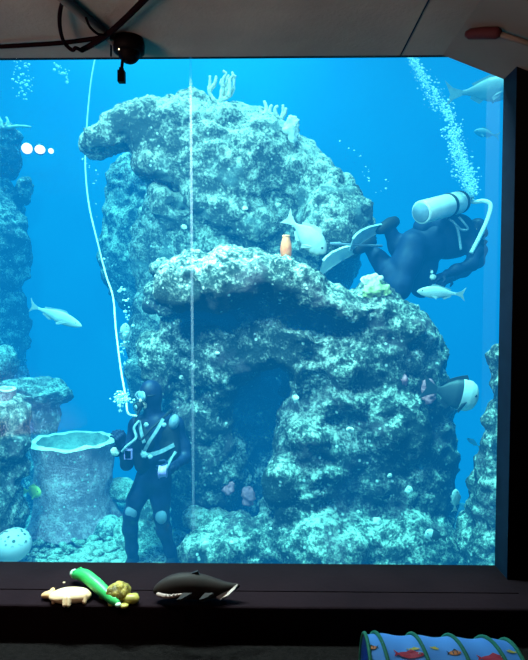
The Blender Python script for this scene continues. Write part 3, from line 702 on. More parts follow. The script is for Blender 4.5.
fish('pale faced small fish low at the bottom right of the rock', (425, 533), (442, 537), 4.85, 12, 'blunt', 'fish_white', mfin='fish_dark', band=(.35, 1.0, 'fish_dark'))
fish('large pale fish-shaped smear at the upper right corner, cut by the window edge', (522, 86), (462, 93), 6.8, 25, 'slim', 'fish_grey', dy=.2)  # ambiguous pale smear, given a fish's shape
fish('faint pale fish-shaped smear below the large one at the upper right', (474, 131), (494, 135), 8.6, 9, 'slim', 'fish_grey')  # dim surface reflection built with a fish's body
fish('small dark fish in the gap between the rock and the right jamb', (467, 438), (478, 446), 6.6, 5, 'slim', 'fish_grey')

#@@DIVERS
# ------------------------------------------------------------------ divers
def hand_prims(wrist, palm_end, side, thumb_dir, scale=1.0, curl=0.4):
    """glove: palm, four unequal bent fingers and a thumb leaving the side of the palm"""
    w = Vector(wrist); p = Vector(palm_end); f = (p - w).normalized(); s = Vector(side).normalized(); s = (s - f * s.dot(f)).normalized(); n = f.cross(s)
    out = []; pl = (p - w).length; wd = .040 * scale
    for k in (-1, -.33, .33, 1): out.append(c_prim(w + s * wd * k * .6, p + s * wd * k, .020 * scale, .016 * scale))
    for k, ln in ((-1, .060), (-.33, .078), (.33, .084), (1, .072)):
        a = p + s * wd * k; b2 = a + (f * math.cos(curl) + n * math.sin(curl)) * ln * .5 * scale; c2 = b2 + (f * math.cos(curl * 2.4) + n * math.sin(curl * 2.4)) * ln * .5 * scale
        out += [c_prim(a, b2, .0125 * scale, .0115 * scale), c_prim(b2, c2, .0115 * scale, .009 * scale)]
    a = w + f * pl * .35 + s * wd * 1.0 * thumb_dir; b2 = a + (f * .6 + s * thumb_dir * .8 + n * .3).normalized() * .045 * scale; c2 = b2 + (f * .9 + s * thumb_dir * .15 + n * .5).normalized() * .035 * scale
    out += [c_prim(a, b2, .015 * scale, .0125 * scale), c_prim(b2, c2, .0125 * scale, .010 * scale)]
    return out

# -- diver standing on the floor of the tank
Y1 = 5.35
d1 = empty('diver', (at(150, 570, Y1).x, Y1, ZF), 'diver in a black wetsuit standing on the tank floor with an air hose', 'person')
def B1(px, py, d=0.0): return at(px, py, Y1 + d)
body = []
body += limb([(153, 476, 0, .145), (155, 455, 0, .145), (156, 436, .02, .165)], Y1)
body += limb([(139, 425, -.02, .09), (156, 424, .02, .12), (174, 425, .06, .09)], Y1)
body += limb([(154, 424, .02, .08), (152, 410, 0, .068), (150, 398, -.02, .085)], Y1)
body += limb([(138, 426, -.02, .072), (128, 449, -.06, .058), (127, 464, -.12, .052)], Y1)
body += limb([(127, 464, -.12, .05), (121, 446, -.3, .036)], Y1)
body += limb([(175, 426, .06, .075), (184, 446, .05, .06), (185, 458, .0, .054)], Y1)
body += limb([(185, 458, 0, .052), (172, 468, -.24, .036)], Y1)
body += limb([(146, 480, 0, .115), (136, 500, -.06, .085), (131, 515, -.08, .068), (130, 528, -.05, .068), (132, 548, 0, .052), (133, 564, .02, .045)], Y1)
body += limb([(160, 481, 0, .115), (161, 502, -.03, .085), (161, 517, -.05, .068), (164, 530, -.02, .068), (170, 550, .02, .052), (173, 564, .04, .045)], Y1)
head_c = B1(150, 396, -.02)
blob_obj('body', body, .014, M['neoprene'], d1, k=.05, rough=[('n', 5, .008), ('n', 12, .004)], seed=1)
# head: face looking left and a little towards the glass
fd = Vector((-.66, -.74, -.12)).normalized(); ru = Vector((0, 0, 1)); rs = fd.cross(ru).normalized(); ru = rs.cross(fd)
HR = Matrix((fd, rs, ru)).transposed()
def Hd(x, y, z): return head_c + HR @ Vector((x, y, z))
hr = np.array(HR)
face = [e_prim(Hd(.0, 0, .015), (.095, .075, .11), hr), e_prim(Hd(.03, 0, -.045), (.062, .056, .07), hr), c_prim(Hd(.092, 0, .01), Hd(.112, 0, -.022), .012, .017), e_prim(Hd(.085, 0, -.058), (.016, .028, .009), hr),
        e_prim(Hd(.075, 0, -.09), (.022, .025, .02), hr), e_prim(Hd(0, .078, 0), (.02, .012, .032), hr), e_prim(Hd(0, -.078, 0), (.02, .012, .032), hr)]
hd = blob_obj('head', face, .008, M['skin'], d1, k=.02)
for sy in (-1, 1):
    bb = MB(); bb.ell(Hd(.082, sy * .032, .02), (.013, .013, .013), None, 10, 6); e = bb.build('eye', M['fish'], None); sub(e, hd)
hood = [e_prim(Hd(-.014, 0, .022), (.118, .1, .132), hr), c_prim(Hd(-.02, 0, -.06), B1(153, 414), .078, .085)]
blob_obj('hood', hood, .009, M['neoprene'], d1, k=.05, carve=[e_prim(Hd(.105, 0, -.02), (.07, .058, .085), hr)], ck=.01)
# mask: skirt, frame and lens
bb = MB()
ring = [Hd(.098 + .012 * math.cos(2 * a), .066 * math.cos(a) * (1.0 if abs(math.cos(a)) < .8 else 1.02), .02 + .042 * math.sin(a)) for a in [2 * math.pi * i / 24 for i in range(25)]]
bb.tube(ring, .013, 8, False); mk = bb.build('mask', M['webbing'], d1)
bb = MB(); bb.ell(Hd(.100, 0, .02), (.012, .064, .040), HR, 18, 8); sub(bb.build('lens', M['lens']), mk)
bb = MB(); bb.tube([Hd(.10 * math.cos(a), .090 * math.sin(a), .022) for a in [R(40 + 280 * i / 24) for i in range(25)]], .011, 6); sub(bb.build('strap', M['rubber']), mk)
# regulator and hoses
bb = MB(); bb.tube([Hd(.085, 0, -.06), Hd(.115, 0, -.063), Hd(.13, 0, -.065), Hd(.165, 0, -.068), Hd(.17, 0, -.068)], [.02, .024, .042, .040, .028], 16); rg = bb.build('regulator', M['rubber'], d1)
bb = MB(); bb.tube([Hd(.168, 0, -.068), Hd(.176, 0, -.068)], [.026, .02], 14); sub(bb.build('purge_cover', M['webbing']), rg)
bb = MB(); bb.tube(spline([Hd(.14, -.03, -.075), B1(135, 424, -.2), B1(140, 440, -.25), B1(152, 428, -.2), B1(170, 412, -.02), B1(172, 412, .15)], 8), .012, 8); bb.build('breathing_hose', M['rubber'], d1)
# harness: vest, straps, tank behind
vest = limb([(142, 426, -.02, .095), (146, 446, -.03, .12), (150, 462, -.02, .13)], Y1) + limb([(171, 426, .03, .095), (168, 446, 0, .12), (160, 462, -.01, .13)], Y1) + [e_prim(B1(156, 436, .05), (.19, .19, .2))]
vest += [e_prim(B1(142, 462, -.1), (.075, .06, .1)), e_prim(B1(170, 455, -.08), (.08, .06, .11)), e_prim(B1(157, 418, .1), (.12, .08, .06))]
ve = blob_obj('vest', vest, .014, M['rubber'], d1, k=.05, rough=[('n', 6, .01)], seed=3)
def strap(pts, w, m='webbing', nm='strap', off=0.0):
    bb = MB(); P3 = spline([B1(*p) for p in pts], 6); vs = []; fs = []
    for i, p in enumerate(P3):
        t = (P3[min(i + 1, len(P3) - 1)] - P3[max(i - 1, 0)]).normalized(); n = Vector((0, -1, 0)); sd = t.cross(n).normalized() * w / 2
        vs += [p + sd, p - sd, p - sd + Vector((0, .012, 0)), p + sd + Vector((0, .012, 0))]
    for i in range(len(P3) - 1):
        for j in range(4): fs.append((i * 4 + j, i * 4 + (j + 1) % 4, i * 4 + 4 + (j + 1) % 4, i * 4 + 4 + j))
    fs += [(3, 2, 1, 0), tuple(len(vs) - 4 + j for j in range(4))]
    bb.add(vs, fs); return bb.build(nm, M[m], d1, False)
strap([(163, 419, -.17), (157, 430, -.2), (149, 442, -.22), (143, 454, -.2)], .03)
strap([(141, 452, -.2), (148, 455, -.22), (160, 452, -.2), (174, 445, -.12)], .035)
strap([(139, 421, -.14), (141, 432, -.18), (144, 443, -.2)], .03)
strap([(176, 452, -.16), (168, 462, -.2), (160, 470, -.2)], .02)
bb = MB(); bb.ell(B1(174, 422, -.05), (.05, .05, .075), Matrix.Rotation(R(15), 3, 'Y'), 14, 8); bb.build('shoulder_patch', M['grey_pad'], d1)['label'] = 'pale grey shoulder patch'
for (px, py, d) in ((131, 513, -.135), (161, 517, -.105)):
    bb = MB(); bb.ell(B1(px, py, d), (.058, .03, .07), None, 14, 8); bb.build('knee_pad', M['grey_pad'], d1)
for (px, py, d) in ((133, 566, .02), (173, 566, .04)):
    c = B1(px, py, d); bt = [c_prim((c.x, c.y, c.z + .06), (c.x, c.y, ZF + .06), .055, .055), c_prim((c.x, c.y + .04, ZF + .055), (c.x - .03, c.y - .16, ZF + .045), .05, .04)]
    blob_obj('boot', bt, .012, M['rubber'], d1, k=.03)
wr = B1(121, 446, -.3); pe = B1(119.5, 437, -.33)
blob_obj('glove', [c_prim(wr, B1(122.5, 450, -.26), .034, .042)] + hand_prims(wr, pe, (.4, .9, 0), 1, 1.15, .7), .006, M['neoprene_blue'], d1, k=.008)
wr2 = B1(172, 468, -.24); pe2 = B1(164, 471, -.3)
blob_obj('glove', [c_prim(wr2, B1(175, 466.5, -.2), .034, .042)] + hand_prims(wr2, pe2, (.1, .2, 1), 1, 1.15, .7), .006, M['neoprene_blue'], d1, k=.008)
bb = MB(); c = B1(117, 451, -.3); bb.tube([c + Vector((0, .02, 0)), c, c + Vector((0, -.02, 0))], [.05, .055, .05], 18); gg = bb.build('gauge', M['black_plastic'], d1)
bb = MB(); bb.tube([c + Vector((-.012, -.022, 0)), c + Vector((-.012, -.03, 0))], [.042, .038], 18); sub(bb.build('dial', M['pale']), gg)
for (px, py, d, r) in ((164, 425, -.2, .022), (144, 455, -.235, .034), (150, 457, -.24, .022), (159, 469.5, -.27, .02), (164, 475, -.28, .018), (146, 425, -.2, .024)):
    bb = MB(); c = B1(px, py, d); bb.tube([c + Vector((0, .012, 0)), c, c + Vector((0, -.008, 0))], [r, r, r * .6], 6); bb.build('buckle', M['tank_cap'], d1, False)
bb = MB(); bb.tube(spline([B1(139, 421, -.16), B1(134, 428, -.24), B1(136, 438, -.3), B1(127, 446, -.36), B1(122, 452, -.36)], 8), .013, 8); bb.build('inflator_hose', M['webbing'], d1)
bb = MB(); c = B1(128.5, 454, -.34); bb.box((c.x - .035, c.y - .02, c.z - .045), (c.x + .035, c.y + .02, c.z + .045)); bx_ = bb.build('console', M['lilac'], d1, False)
bb = MB(); bb.box((c.x - .026, c.y - .024, c.z - .034), (c.x + .026, c.y - .0205, c.z + .034)); sub(bb.build('screen', M['black_plastic'], None, False), bx_)
bb = MB(); c = B1(163, 472, -.36); bb.tube([c + Vector((-.03, 0, 0)), c + Vector((.03, 0, .01))], .05, 16); bb.tube([c + Vector((-.035, 0, 0)), c + Vector((-.03, 0, 0))], .06, 16); bb.tube([c + Vector((.03, 0, .01)), c + Vector((.036, 0, .01))], .06, 16)
rl = bb.build('line_reel', M['lilac'], d1); bb = MB(); bb.tube([c + Vector((.03, -.01, .0)), c + Vector((.06, -.04, .08)), B1(175, 452, -.2)], .010, 6); sub(bb.build('handle', M['webbing']), rl)
bb = MB(); bb.tube([B1(160, 466, .27), B1(160, 462, .27), B1(160, 425, .26), B1(160, 418, .26), B1(160, 413, .26)], [.06, .085, .085, .07, .03], 20); bb.build('air_tank', M['tank_cap'], d1)

# white air hose running from the surface to the standing diver
hp = [at(99, 40, 7.4), at(92, 75, 7.4), at(88.5, 105, 7.4), at(86, 140, 7.3), at(85.5, 170, 7.1), at(89, 205, 6.9), at(97, 240, 6.6), at(106, 275, 6.3), at(113, 297, 6.1), at(116, 330, 5.8), at(121, 370, 5.5), at(126, 398, 5.3), at(128, 413, 5.2), at(137, 416, 5.17)]
bb = MB(); bb.tube(spline(hp, 8), .0095, 8); o = bb.build('air_hose', M['hose']); tag(o, 'long pale air hose curving down through the water to the standing diver', 'hose')

# -- diver swimming behind the rock, silver tank on the back
Y2 = 6.2
d2 = empty('diver', at(430, 250, Y2), 'diver in dark blue wetsuit bent over behind the rock with a silver air tank', 'person')
def B2(px, py, d=0.0): return at(px, py, Y2 + d)
body = []
body += limb([(415, 246, .0, .19), (432, 240, .02, .215), (450, 236, .05, .215), (464, 238, .08, .185)], Y2)      # pelvis to chest
body += limb([(464, 238, .08, .12), (473, 233, .06, .075), (478, 232, .05, .085)], Y2)                              # neck
body += limb([(466, 240, -.10, .09), (476, 252, -.16, .07), (472, 264, -.2, .062), (456, 270, -.28, .052), (444, 275, -.34, .04)], Y2)
body += limb([(466, 238, .24, .09), (480, 250, .26, .07), (478, 262, .22, .06), (464, 272, .12, .05), (450, 279, .04, .038)], Y2)
body += limb([(412, 247, -.12, .165), (406, 264, -.2, .15), (400, 285, -.26, .115), (399, 290, -.26, .10)], Y2)   # near thigh
body += limb([(399, 290, -.26, .10), (389, 275, -.16, .12), (379, 259, -.06, .09), (369, 248, .0, .065)], Y2)
body += limb([(424, 248, .14, .165), (424, 265, .12, .14), (421, 288, .08, .10)], Y2)
body += limb([(421, 288, .08, .10), (406, 268, .04, .11), (397, 246, -.04, .09), (390, 231, -.12, .065)], Y2)
blob_obj('body', body, .015, M['neoprene_blue'], d2, k=.06, rough=[('n', 5, .01), ('n', 12, .004)], seed=6)
hc2 = B2(476, 231, .02); fd = Vector((.75, -.35, -.56)).normalized(); rs = fd.cross(Vector((0, 0, 1))).normalized(); ru = rs.cross(fd); HR = Matrix((fd, rs, ru)).transposed(); hr = np.array(HR)
def H2(x, y, z): return hc2 + HR @ Vector((x, y, z))
face = [e_prim(H2(0, 0, .015), (.095, .075, .11), hr), e_prim(H2(.03, 0, -.045), (.062, .056, .07), hr), c_prim(H2(.092, 0, .01), H2(.112, 0, -.022), .012, .017), e_prim(H2(.085, 0, -.058), (.016, .028, .009), hr), e_prim(H2(0, .078, 0), (.02, .012, .032), hr), e_prim(H2(0, -.078, 0), (.02, .012, .032), hr)]
hd2 = blob_obj('head', face, .009, M['skin'], d2, k=.02)
for sy in (-1, 1):
    bb = MB(); bb.ell(H2(.082, sy * .032, .02), (.013, .013, .013), None, 10, 6); sub(bb.build('eye', M['fish']), hd2)
blob_obj('hood', [e_prim(H2(-.012, 0, .02), (.106, .088, .122), hr), c_prim(H2(-.03, 0, -.05), B2(470, 235, .06), .078, .085)], .01, M['neoprene'], d2, k=.05, carve=[e_prim(H2(.105, 0, -.02), (.07, .058, .085), hr)], ck=.01)
bb = MB(); bb.tube([H2(.098 + .012 * math.cos(2 * a), .066 * math.cos(a), .02 + .042 * math.sin(a)) for a in [2 * math.pi * i / 24 for i in range(25)]], .013, 8, False); mk = bb.build('mask', M['rubber'], d2)
bb = MB(); bb.ell(H2(.1, 0, .02), (.012, .064, .04), HR, 18, 8); sub(bb.build('lens', M['lens']), mk)
bb = MB(); bb.tube([H2(.085, 0, -.06), H2(.115, 0, -.063), H2(.13, 0, -.065), H2(.165, 0, -.068), H2(.17, 0, -.068)], [.02, .024, .042, .040, .028], 16); bb.build('regulator', M['rubber'], d2)
# tank
ta = B2(421, 212.5, -.6); tb = B2(466, 200.5, -.12); ax = (tb - ta).normalized(); rt = 11.3 * mpp(Y2 - .4)
bb = MB(); L2 = (tb - ta).length
bb.tube([ta, ta + ax * .012, ta + ax * (L2 * .8), ta + ax * (L2 * .92), ta + ax * L2, ta + ax * (L2 * 1.04)], [rt * .9, rt, rt, rt * .86, rt * .45, rt * .3], 28); tk = bb.build('air_tank', M['steel'], d2)
bb = MB(); bb.tube([ta - ax * .012, ta - ax * .002], [rt * .8, rt * .82], 28); sub(bb.build('tank_base', M['grey_pad']), tk)
for q in (.58, .84):
    bb = MB(); bb.tube([ta + ax * (L2 * q - .02), ta + ax * (L2 * q + .02)], rt * (1.05 if q < .8 else 1.02), 28); sub(bb.build('tank_band', M['rubber']), tk)
bb = MB(); vc = ta + ax * (L2 * 1.08); bb.tube([vc - ax * .04, vc + ax * .04], .035, 12); bb.tube([vc + Vector((0, -.07, 0)), vc + Vector((0, .05, 0))], .022, 10); sub(bb.build('tank_valve', M['webbing']), tk)
bb = MB(); bb.tube(spline([vc, B2(474, 202, -.1), B2(484, 201, -.15), B2(490.5, 205, -.18), B2(488, 218, -.2), B2(480, 236, -.22), B2(471, 253, -.24)], 8), .022, 10); bb.build('breathing_hose', M['hose'], d2)
bb = MB(); bb.tube(spline([B2(449, 219, -.3), B2(456, 225, -.33), B2(459, 236, -.34), B2(461, 250, -.34)], 6), .014, 6); bb.build('harness_strap', M['webbing'], d2)
bb = MB(); bb.tube(spline([B2(459, 217, -.3), B2(464, 223, -.32), B2(468, 229, -.3), B2(462, 230, -.33), B2(457, 226, -.34)], 6), .012, 6); bb.build('harness_strap', M['webbing'], d2)
vest = limb([(424, 228, -.05, .12), (445, 224, -.02, .14), (460, 224, .02, .11)], Y2) + [e_prim(B2(448, 238, .03), (.30, .235, .235))]
blob_obj('vest', vest, .015, M['neoprene_blue'], d2, k=.08, rough=[('n', 6, .012)], seed=4)
g1 = B2(444, 275, -.34); blob_obj('glove', [c_prim(B2(447, 273.5, -.32), g1, .045, .034)] + hand_prims(g1, B2(436, 278, -.38), (0, 1, .4), -1, 1.1, .5), .007, M['neoprene'], d2, k=.008)
g1 = B2(450, 279, .04); blob_obj('glove', [c_prim(B2(453, 277.5, .06), g1, .045, .034)] + hand_prims(g1, B2(443, 282, -.02), (0, 1, .4), -1, 1.1, .5), .007, M['neoprene'], d2, k=.008)
bb = MB(); bb.ell(B2(433, 277, -.42), (.035, .03, .03), None, 12, 8); bb.ell(B2(432, 272, -.4), (.015, .015, .02), None, 8, 6); bb.build('hand_glint', M['pale'], d2)  # white glint at the glove, built as two pale lumps
# swim fins: foot pocket and ribbed blade
def swim_fin(a, b2, wd, px_up, m):
    a = Vector(a); b2 = Vector(b2); f = (b2 - a).normalized(); s = Vector(px_up); s = (s - f * s.dot(f)).normalized(); n = f.cross(s).normalized(); Lf = (b2 - a).length
    bb = MB(); bb.tube([a - f * .16, a - f * .06, a + f * .08, a + f * .16], [.055, .075, .062, .035], 12); fp = bb.build('swim_fin', M['rubber'], d2)
    prof = [(0.08, .45), (.25, .62), (.5, .85), (.75, 1), (.93, .98), (1.0, .8)]; vs = []; fs = []
    for u, w_ in prof:
        c = a + f * (Lf * u) + n * (.05 * math.sin(u * 2.6))
        for q in (-1, -.9, 0, .9, 1): vs.append(c + s * (wd * w_ * q) + n * (.012 if abs(q) == 1 else 0.004))
        for q in (1, .9, 0, -.9, -1): vs.append(c + s * (wd * w_ * q) - n * (.012 if abs(q) == 1 else 0.004))
    for i in range(len(prof) - 1):
        for j in range(10): fs.append((i * 10 + j, i * 10 + (j + 1) % 10, (i + 1) * 10 + (j + 1) % 10, (i + 1) * 10 + j))
    fs += [tuple(range(10)), tuple(len(vs) - 10 + j for j in range(10))]
    bb = MB(); bb.add(vs, fs); sub(bb.build('blade', M[m], None, False), fp)
swim_fin(B2(364, 246, -.1), B2(323, 269, -.5), .115, (.35, -.45, .8), 'fin_blade')
swim_fin(B2(387, 226, -.16), B2(353, 246, -.5), .10, (.45, -.3, .8), 'tank_cap')
bb = MB(); bb.tube([at(330, 243.5, Y2 - .5), at(340, 244, Y2 - .48), at(342, 244.3, Y2 - .47), at(382, 246, Y2 - .3)], [.012, .022, .012, .013], 8); o = bb.build('pole', M['grey_pad']); tag(o, 'thin pole lying level across the swim fins of the bent diver', 'pole')

#@@BUBBLES
# ------------------------------------------------------------------ bubbles (nobody could count them)
def bubble_cloud(name, pts, n, rmin, rmax, label, seed):
    """pts: (px, py, Y, spread px)"""
    rnd = random.Random(seed); bb = MB()
    for i in range(n):
        t = rnd.random() * (len(pts) - 1); k = min(int(t), len(pts) - 2); q = t - k
        a, b2 = pts[k], pts[k + 1]; sp = a[3] + (b2[3] - a[3]) * q
        px = a[0] + (b2[0] - a[0]) * q + rnd.gauss(0, sp * .5); py = a[1] + (b2[1] - a[1]) * q + rnd.gauss(0, sp * .5); Y = a[2] + (b2[2] - a[2]) * q + rnd.gauss(0, .1)
        r = rmin + (rmax - rmin) * rnd.random() ** 3
        bb.ell(at(px, py, Y), (r * 1.15, r, r * .8), None, 6, 4)
    o = bb.build(name, M['bubble']); tag(o, label, 'bubbles', kind='stuff'); return o
bubble_cloud('bubbles', [(471, 194, 6.0, 5), (469, 182, 6.0, 9), (463, 167, 6.0, 10), (458, 152, 6.0, 8), (456, 142, 6.0, 6)], 1500, .003, .013, 'rising stream of bubbles just above the silver tank of the bent diver', 1)
bubble_cloud('bubbles', [(452, 120, 6.0, 4), (446, 110, 6.0, 7), (433, 94, 6.0, 9), (422, 76, 6.0, 7), (414, 62, 6.0, 5), (411, 48, 6.0, 5)], 1100, .003, .012, 'upper part of the bubble stream below the ceiling at the right', 11)
bubble_cloud('bubbles', [(454, 136, 6.0, 9), (453, 130, 6.0, 9)], 220, .004, .016, 'dense knot of bubbles in the middle of the right stream', 2)
bubble_cloud('bubbles', [(20, 60, 7.0, 8), (24, 75, 7.0, 12), (24, 95, 7.0, 8)], 60, .008, .02, 'loose bubbles below the ceiling at the upper left', 3)
bubble_cloud('bubbles', [(56, 62, 7.0, 6), (68, 80, 7.0, 5)], 26, .008, .022, 'few bubbles left of the hanging dome', 4)
bubble_cloud('bubbles', [(122, 288, 5.8, 3), (127, 312, 5.8, 6), (128, 330, 5.8, 8), (122, 352, 5.8, 5), (128, 365, 5.7, 6)], 46, .006, .022, 'bubbles rising beside the air hose above the standing diver', 5)
bubble_cloud('bubbles', [(120, 400, 5.0, 7), (124, 398, 5.0, 8)], 120, .006, .018, 'cluster of bubbles in front of the mask of the standing diver', 6)
bubble_cloud('bubbles', [(82, 160, 6.2, 4), (95, 170, 6.2, 8), (105, 240, 6.2, 14), (110, 265, 6.1, 6)], 24, .005, .016, 'scattered bubbles around the air hose under the overhang', 7)
bubble_cloud('bubbles', [(340, 140, 6.2, 8), (365, 165, 6.2, 10), (372, 195, 6.2, 8), (390, 180, 6.2, 8)], 20, .004, .012, 'tiny bubbles in open water right of the huge boulder', 8)

# lamp reflections in the glass, built as glowing lamps with added housings
for px, py, r, lb in ((27, 148.5, 5.2, 'bright round pinkish lamp reflection nearest the left rock pillar'), (40, 149.5, 5.0, 'bright oval pinkish lamp reflection in the middle of the three'), (51, 151, 2.6, 'smallest pinkish lamp reflection, furthest from the left pillar')):
    t = empty('lamp_reflection', at(px, py, 8.1), lb, 'lamp', 'lamp reflections shining at the left of the tank')
    c = at(px, py, 8.1); s = mpp(8.1) * r; d = (CE - c).normalized()
    bb = MB(); bb.tube([c - d * .12, c - d * .1, c - d * .01], [s * .5, s * 1.05, s * 1.1], 18); bb.build('housing', M['lamp_body'], t)
    bb = MB(); rt = d.to_track_quat('Z', 'Y').to_matrix(); bb.ell(c, (s, s * (.85 if px == 40 else 1), s * .35), rt, 18, 8); bb.build('lens', M['lamp_glow'], t)

#@@ROOM
# ------------------------------------------------------------------ things in the room
def cable(name, pts, r, label, m='cable', cat='cable', n=8):
    bb = MB(); bb.tube(spline(pts, 8), r, n); o = bb.build(name, M[m]); return tag(o, label, cat)
zc = ZC - .022
cable('cable', [at_z(-25, 48, zc), at_z(20, 45.5, zc), at_z(60, 43, zc), at_z(92, 39, zc), at_z(108, 36, zc)], .011, 'dark cable running level from the left edge to the dome')
cable('cable', [at_z(82, 50, zc - .02), at_z(95, 43, zc - .02), at_z(108, 34, zc - .02), at_z(126, 18, zc - .02), at_z(150, -6, zc - .02)], .013, 'thick straight dark cable rising to the right above the dome')
cable('cable', [at_z(64, -3, zc), at_z(60, 12, zc - .01), at_z(60, 28, zc - .02), at_z(64, 42, zc - .03), at_z(72, 50, zc - .05), at_z(76, 48, zc - .05), at_z(82, 51, zc - .04)], .009, 'loose looped dark cable hanging left of the dome')
cable('conduit', [at_z(58, -6, zc + .002), at_z(85, 17, zc + .002), at_z(104, 33, zc + .002), at_z(116, 43, zc + .002)], .022, 'grey flexible conduit slanting across the ceiling to the dome', 'conduit', 'conduit', 10)
cable('wire', [at_z(86, 18, zc - .03), at_z(90, 27, zc - .04), at_z(98, 34, zc - .04), at_z(106, 35, zc - .03)], .006, 'thin dark wire sagging beside the grey conduit', cat='wire')
cable('wire', [at_z(110.5, 37, zc - .02), at_z(111, 46, zc), at(111, 56, YG - .06)], .005, 'short thin wire dropping to the window head left of the dome', cat='wire')
# dome camera
t = empty('dome_camera', at_z(129, 43, ZC), 'black dome camera hanging from the ceiling at the window head', 'camera')
c = at_z(129, 45, ZC - .03); s = mpp(c.y); c = c - Vector((0, 0, .0))
bb = MB(); bb.tube([c + Vector((0, 0, .03)), c + Vector((0, 0, .0)), c + Vector((0, 0, -.035)), c + Vector((0, 0, -.04))], [14 * s, 15.5 * s, 15 * s, 12 * s], 28); bb.build('mount', M['black_plastic'], t)
bb = MB(); n_ = 10; vs = []; pr = [(11 * math.cos(R(9 * i)), -11 * math.sin(R(9 * i))) for i in range(10)]
bb.tube([c + Vector((0, 0, -.035 + z * s)) for r, z in pr], [max(r, .3) * s for r, z in pr], 28); bb.build('dome', M['black_plastic'], t)
bb = MB(); lp = c + Vector((-7 * s, -11.2 * s, -.045)); bb.ell(lp, (.0035, .0035, .0035), None, 8, 6); bb.build('indicator_light', M['led'], t)
pl = empty('cable_plug', at(121.5, 66, c.y - .03), 'black plug dangling on a short lead under the dome camera', 'plug')
bb = MB(); a = at(122.5, 60, c.y - .03); b2 = at(121.5, 72, c.y - .03); bb.tube([a, b2], .008, 8); bb.build('lead', M['cable'], pl)
bb = MB(); a = at(121.5, 71, c.y - .03); w_ = 3.3 * s; bb.box((a.x - w_, a.y - w_, a.z - 11 * s), (a.x + w_, a.y + w_, a.z)); bb.box((a.x - w_ * .6, a.y - w_ * .6, a.z), (a.x + w_ * .6, a.y + w_ * .6, a.z + 3 * s)); bb.build('plug', M['black_plastic'], pl, False)
# fixture at the right of the ceiling
def hz(px, py, drop=.03):
    """point on the ceiling haunch seen at (px, py)"""
    d = ray(px, py); nrm = Vector((-sl, 0, 1)); p0 = Vector((pa.x, 0, ZC - drop)); return CE + d * ((p0 - CE).dot(nrm) / d.dot(nrm))
t = empty('ceiling_sprinkler', hz(480, 34, 0), 'dark red fitting with a thin pipe on the ceiling at the right', 'sprinkler')
bb = MB(); bb.tube([hz(466, 34), hz(470, 34), hz(485, 33), hz(497, 33), hz(501, 34)], [.014, .024, .026, .026, .014], 12); bb.build('fitting', M['red_dark'], t)
bb = MB(); bb.tube([hz(499, 34), hz(515, 39), hz(540, 47)], .013, 8); bb.build('pipe', M['conduit'], t)

# toys on the ledge
def lz(px, py, up=0.0): return at_z(px, py, ZS) + Vector((0, 0, up))
def dotprims(pts, h0=.0):
    return [e_prim(lz(px, py, z), (rx, ry, rz)) for px, py, z, rx, ry, rz in pts]
M['toy_cream'] = mat('cream_toy_plastic', (0.95, 0.66, 0.40), col2=(0.9, 0.52, 0.28), rough=.5, scale=9)
M['toy_orange'] = mat('tan_toy_plastic', (0.85, 0.45, 0.2), rough=.5)
M['toy_green'] = mat('green_toy_plastic', (0.05, 0.52, 0.13), col2=(0.03, 0.42, 0.10), rough=.4, scale=10)
M['toy_tip'] = mat('pale_green_toy_tip', (0.62, 0.8, 0.62), rough=.4)
M['toy_shell'] = mat('turtle_shell_plastic', (0.50, 0.36, 0.05), col2=(0.14, 0.10, 0.02), rough=.4, scale=34, bump=.6, bscale=40)
M['toy_olive'] = mat('olive_toy_plastic', (0.48, 0.38, 0.07), col2=(0.33, 0.26, 0.05), rough=.4, scale=20)
M['toy_dark'] = mat('dark_toy_plastic', (0.030, 0.019, 0.017), col2=(0.020, 0.014, 0.013), rough=0.6, spec=.15, scale=12)
M['toy_belly'] = mat('pale_toy_belly', (0.42, 0.28, 0.24), rough=.5)
M['toy_black'] = mat('black_toy_fin', (0.012, 0.01, 0.011), rough=.5)
# cream animal lying flat: rounded body, head to the left, four stubby legs
t = empty('toy_animal', lz(67, 601), 'cream coloured plastic toy animal with stubby legs, leftmost on the ledge', 'toy')
blob_obj('body', dotprims([(62, 601, .024, .062, .045, .023), (72, 600, .026, .066, .05, .026), (81, 600, .022, .05, .04, .021)]), .005, M['toy_cream'], t, k=.03)
blob_obj('head', dotprims([(50, 599, .022, .03, .024, .016), (45, 599, .018, .018, .016, .011), (53, 597, .036, .01, .01, .010)]), .004, M['toy_orange'], t, k=.015)
for px, py in ((54, 604), (65, 607), (69, 607), (85, 604)):
    blob_obj('leg', [c_prim(lz(px, py - 2, .03), lz(px - .5, py, .009), .014, .010)], .003, M['toy_cream'], t)
# long green creature leaning across it
t = empty('toy_crocodile', lz(97, 601), 'long green plastic toy with pale tips lying slantwise beside the turtle', 'toy')
ga, gb = lz(74.5, 583, .045), lz(119, 609, .02)
pts = spline([ga, ga.lerp(gb, .25) + Vector((0, 0, .03)), ga.lerp(gb, .6) + Vector((0, 0, .02)), gb], 8); n = len(pts)
rad = [float(np.interp(i / (n - 1), [0, .05, .3, .6, .9, 1], [.012, .022, .03, .032, .024, .008])) for i in range(n)]
bb = MB(); bb.tube(pts, rad, 14); bb.build('body', M['toy_green'], t)
bb = MB(); bb.ell(pts[0] + Vector((0, 0, .004)), (.023, .022, .022), None, 12, 8); bb.build('pale_tip', M['toy_tip'], t)
bb = MB(); bb.ell(pts[-1] + Vector((-.004, 0, 0)), (.016, .014, .011), None, 12, 8); bb.build('pale_tip', M['toy_tip'], t)
for q in (.2,):
    p = pts[int(q * (n - 1))]; bb = MB(); bb.slab([p + Vector((-.03, 0, .015)), p + Vector((.012, 0, .036)), p + Vector((.035, 0, .01))], .01); bb.build('back_fin', M['toy_green'], t, False)
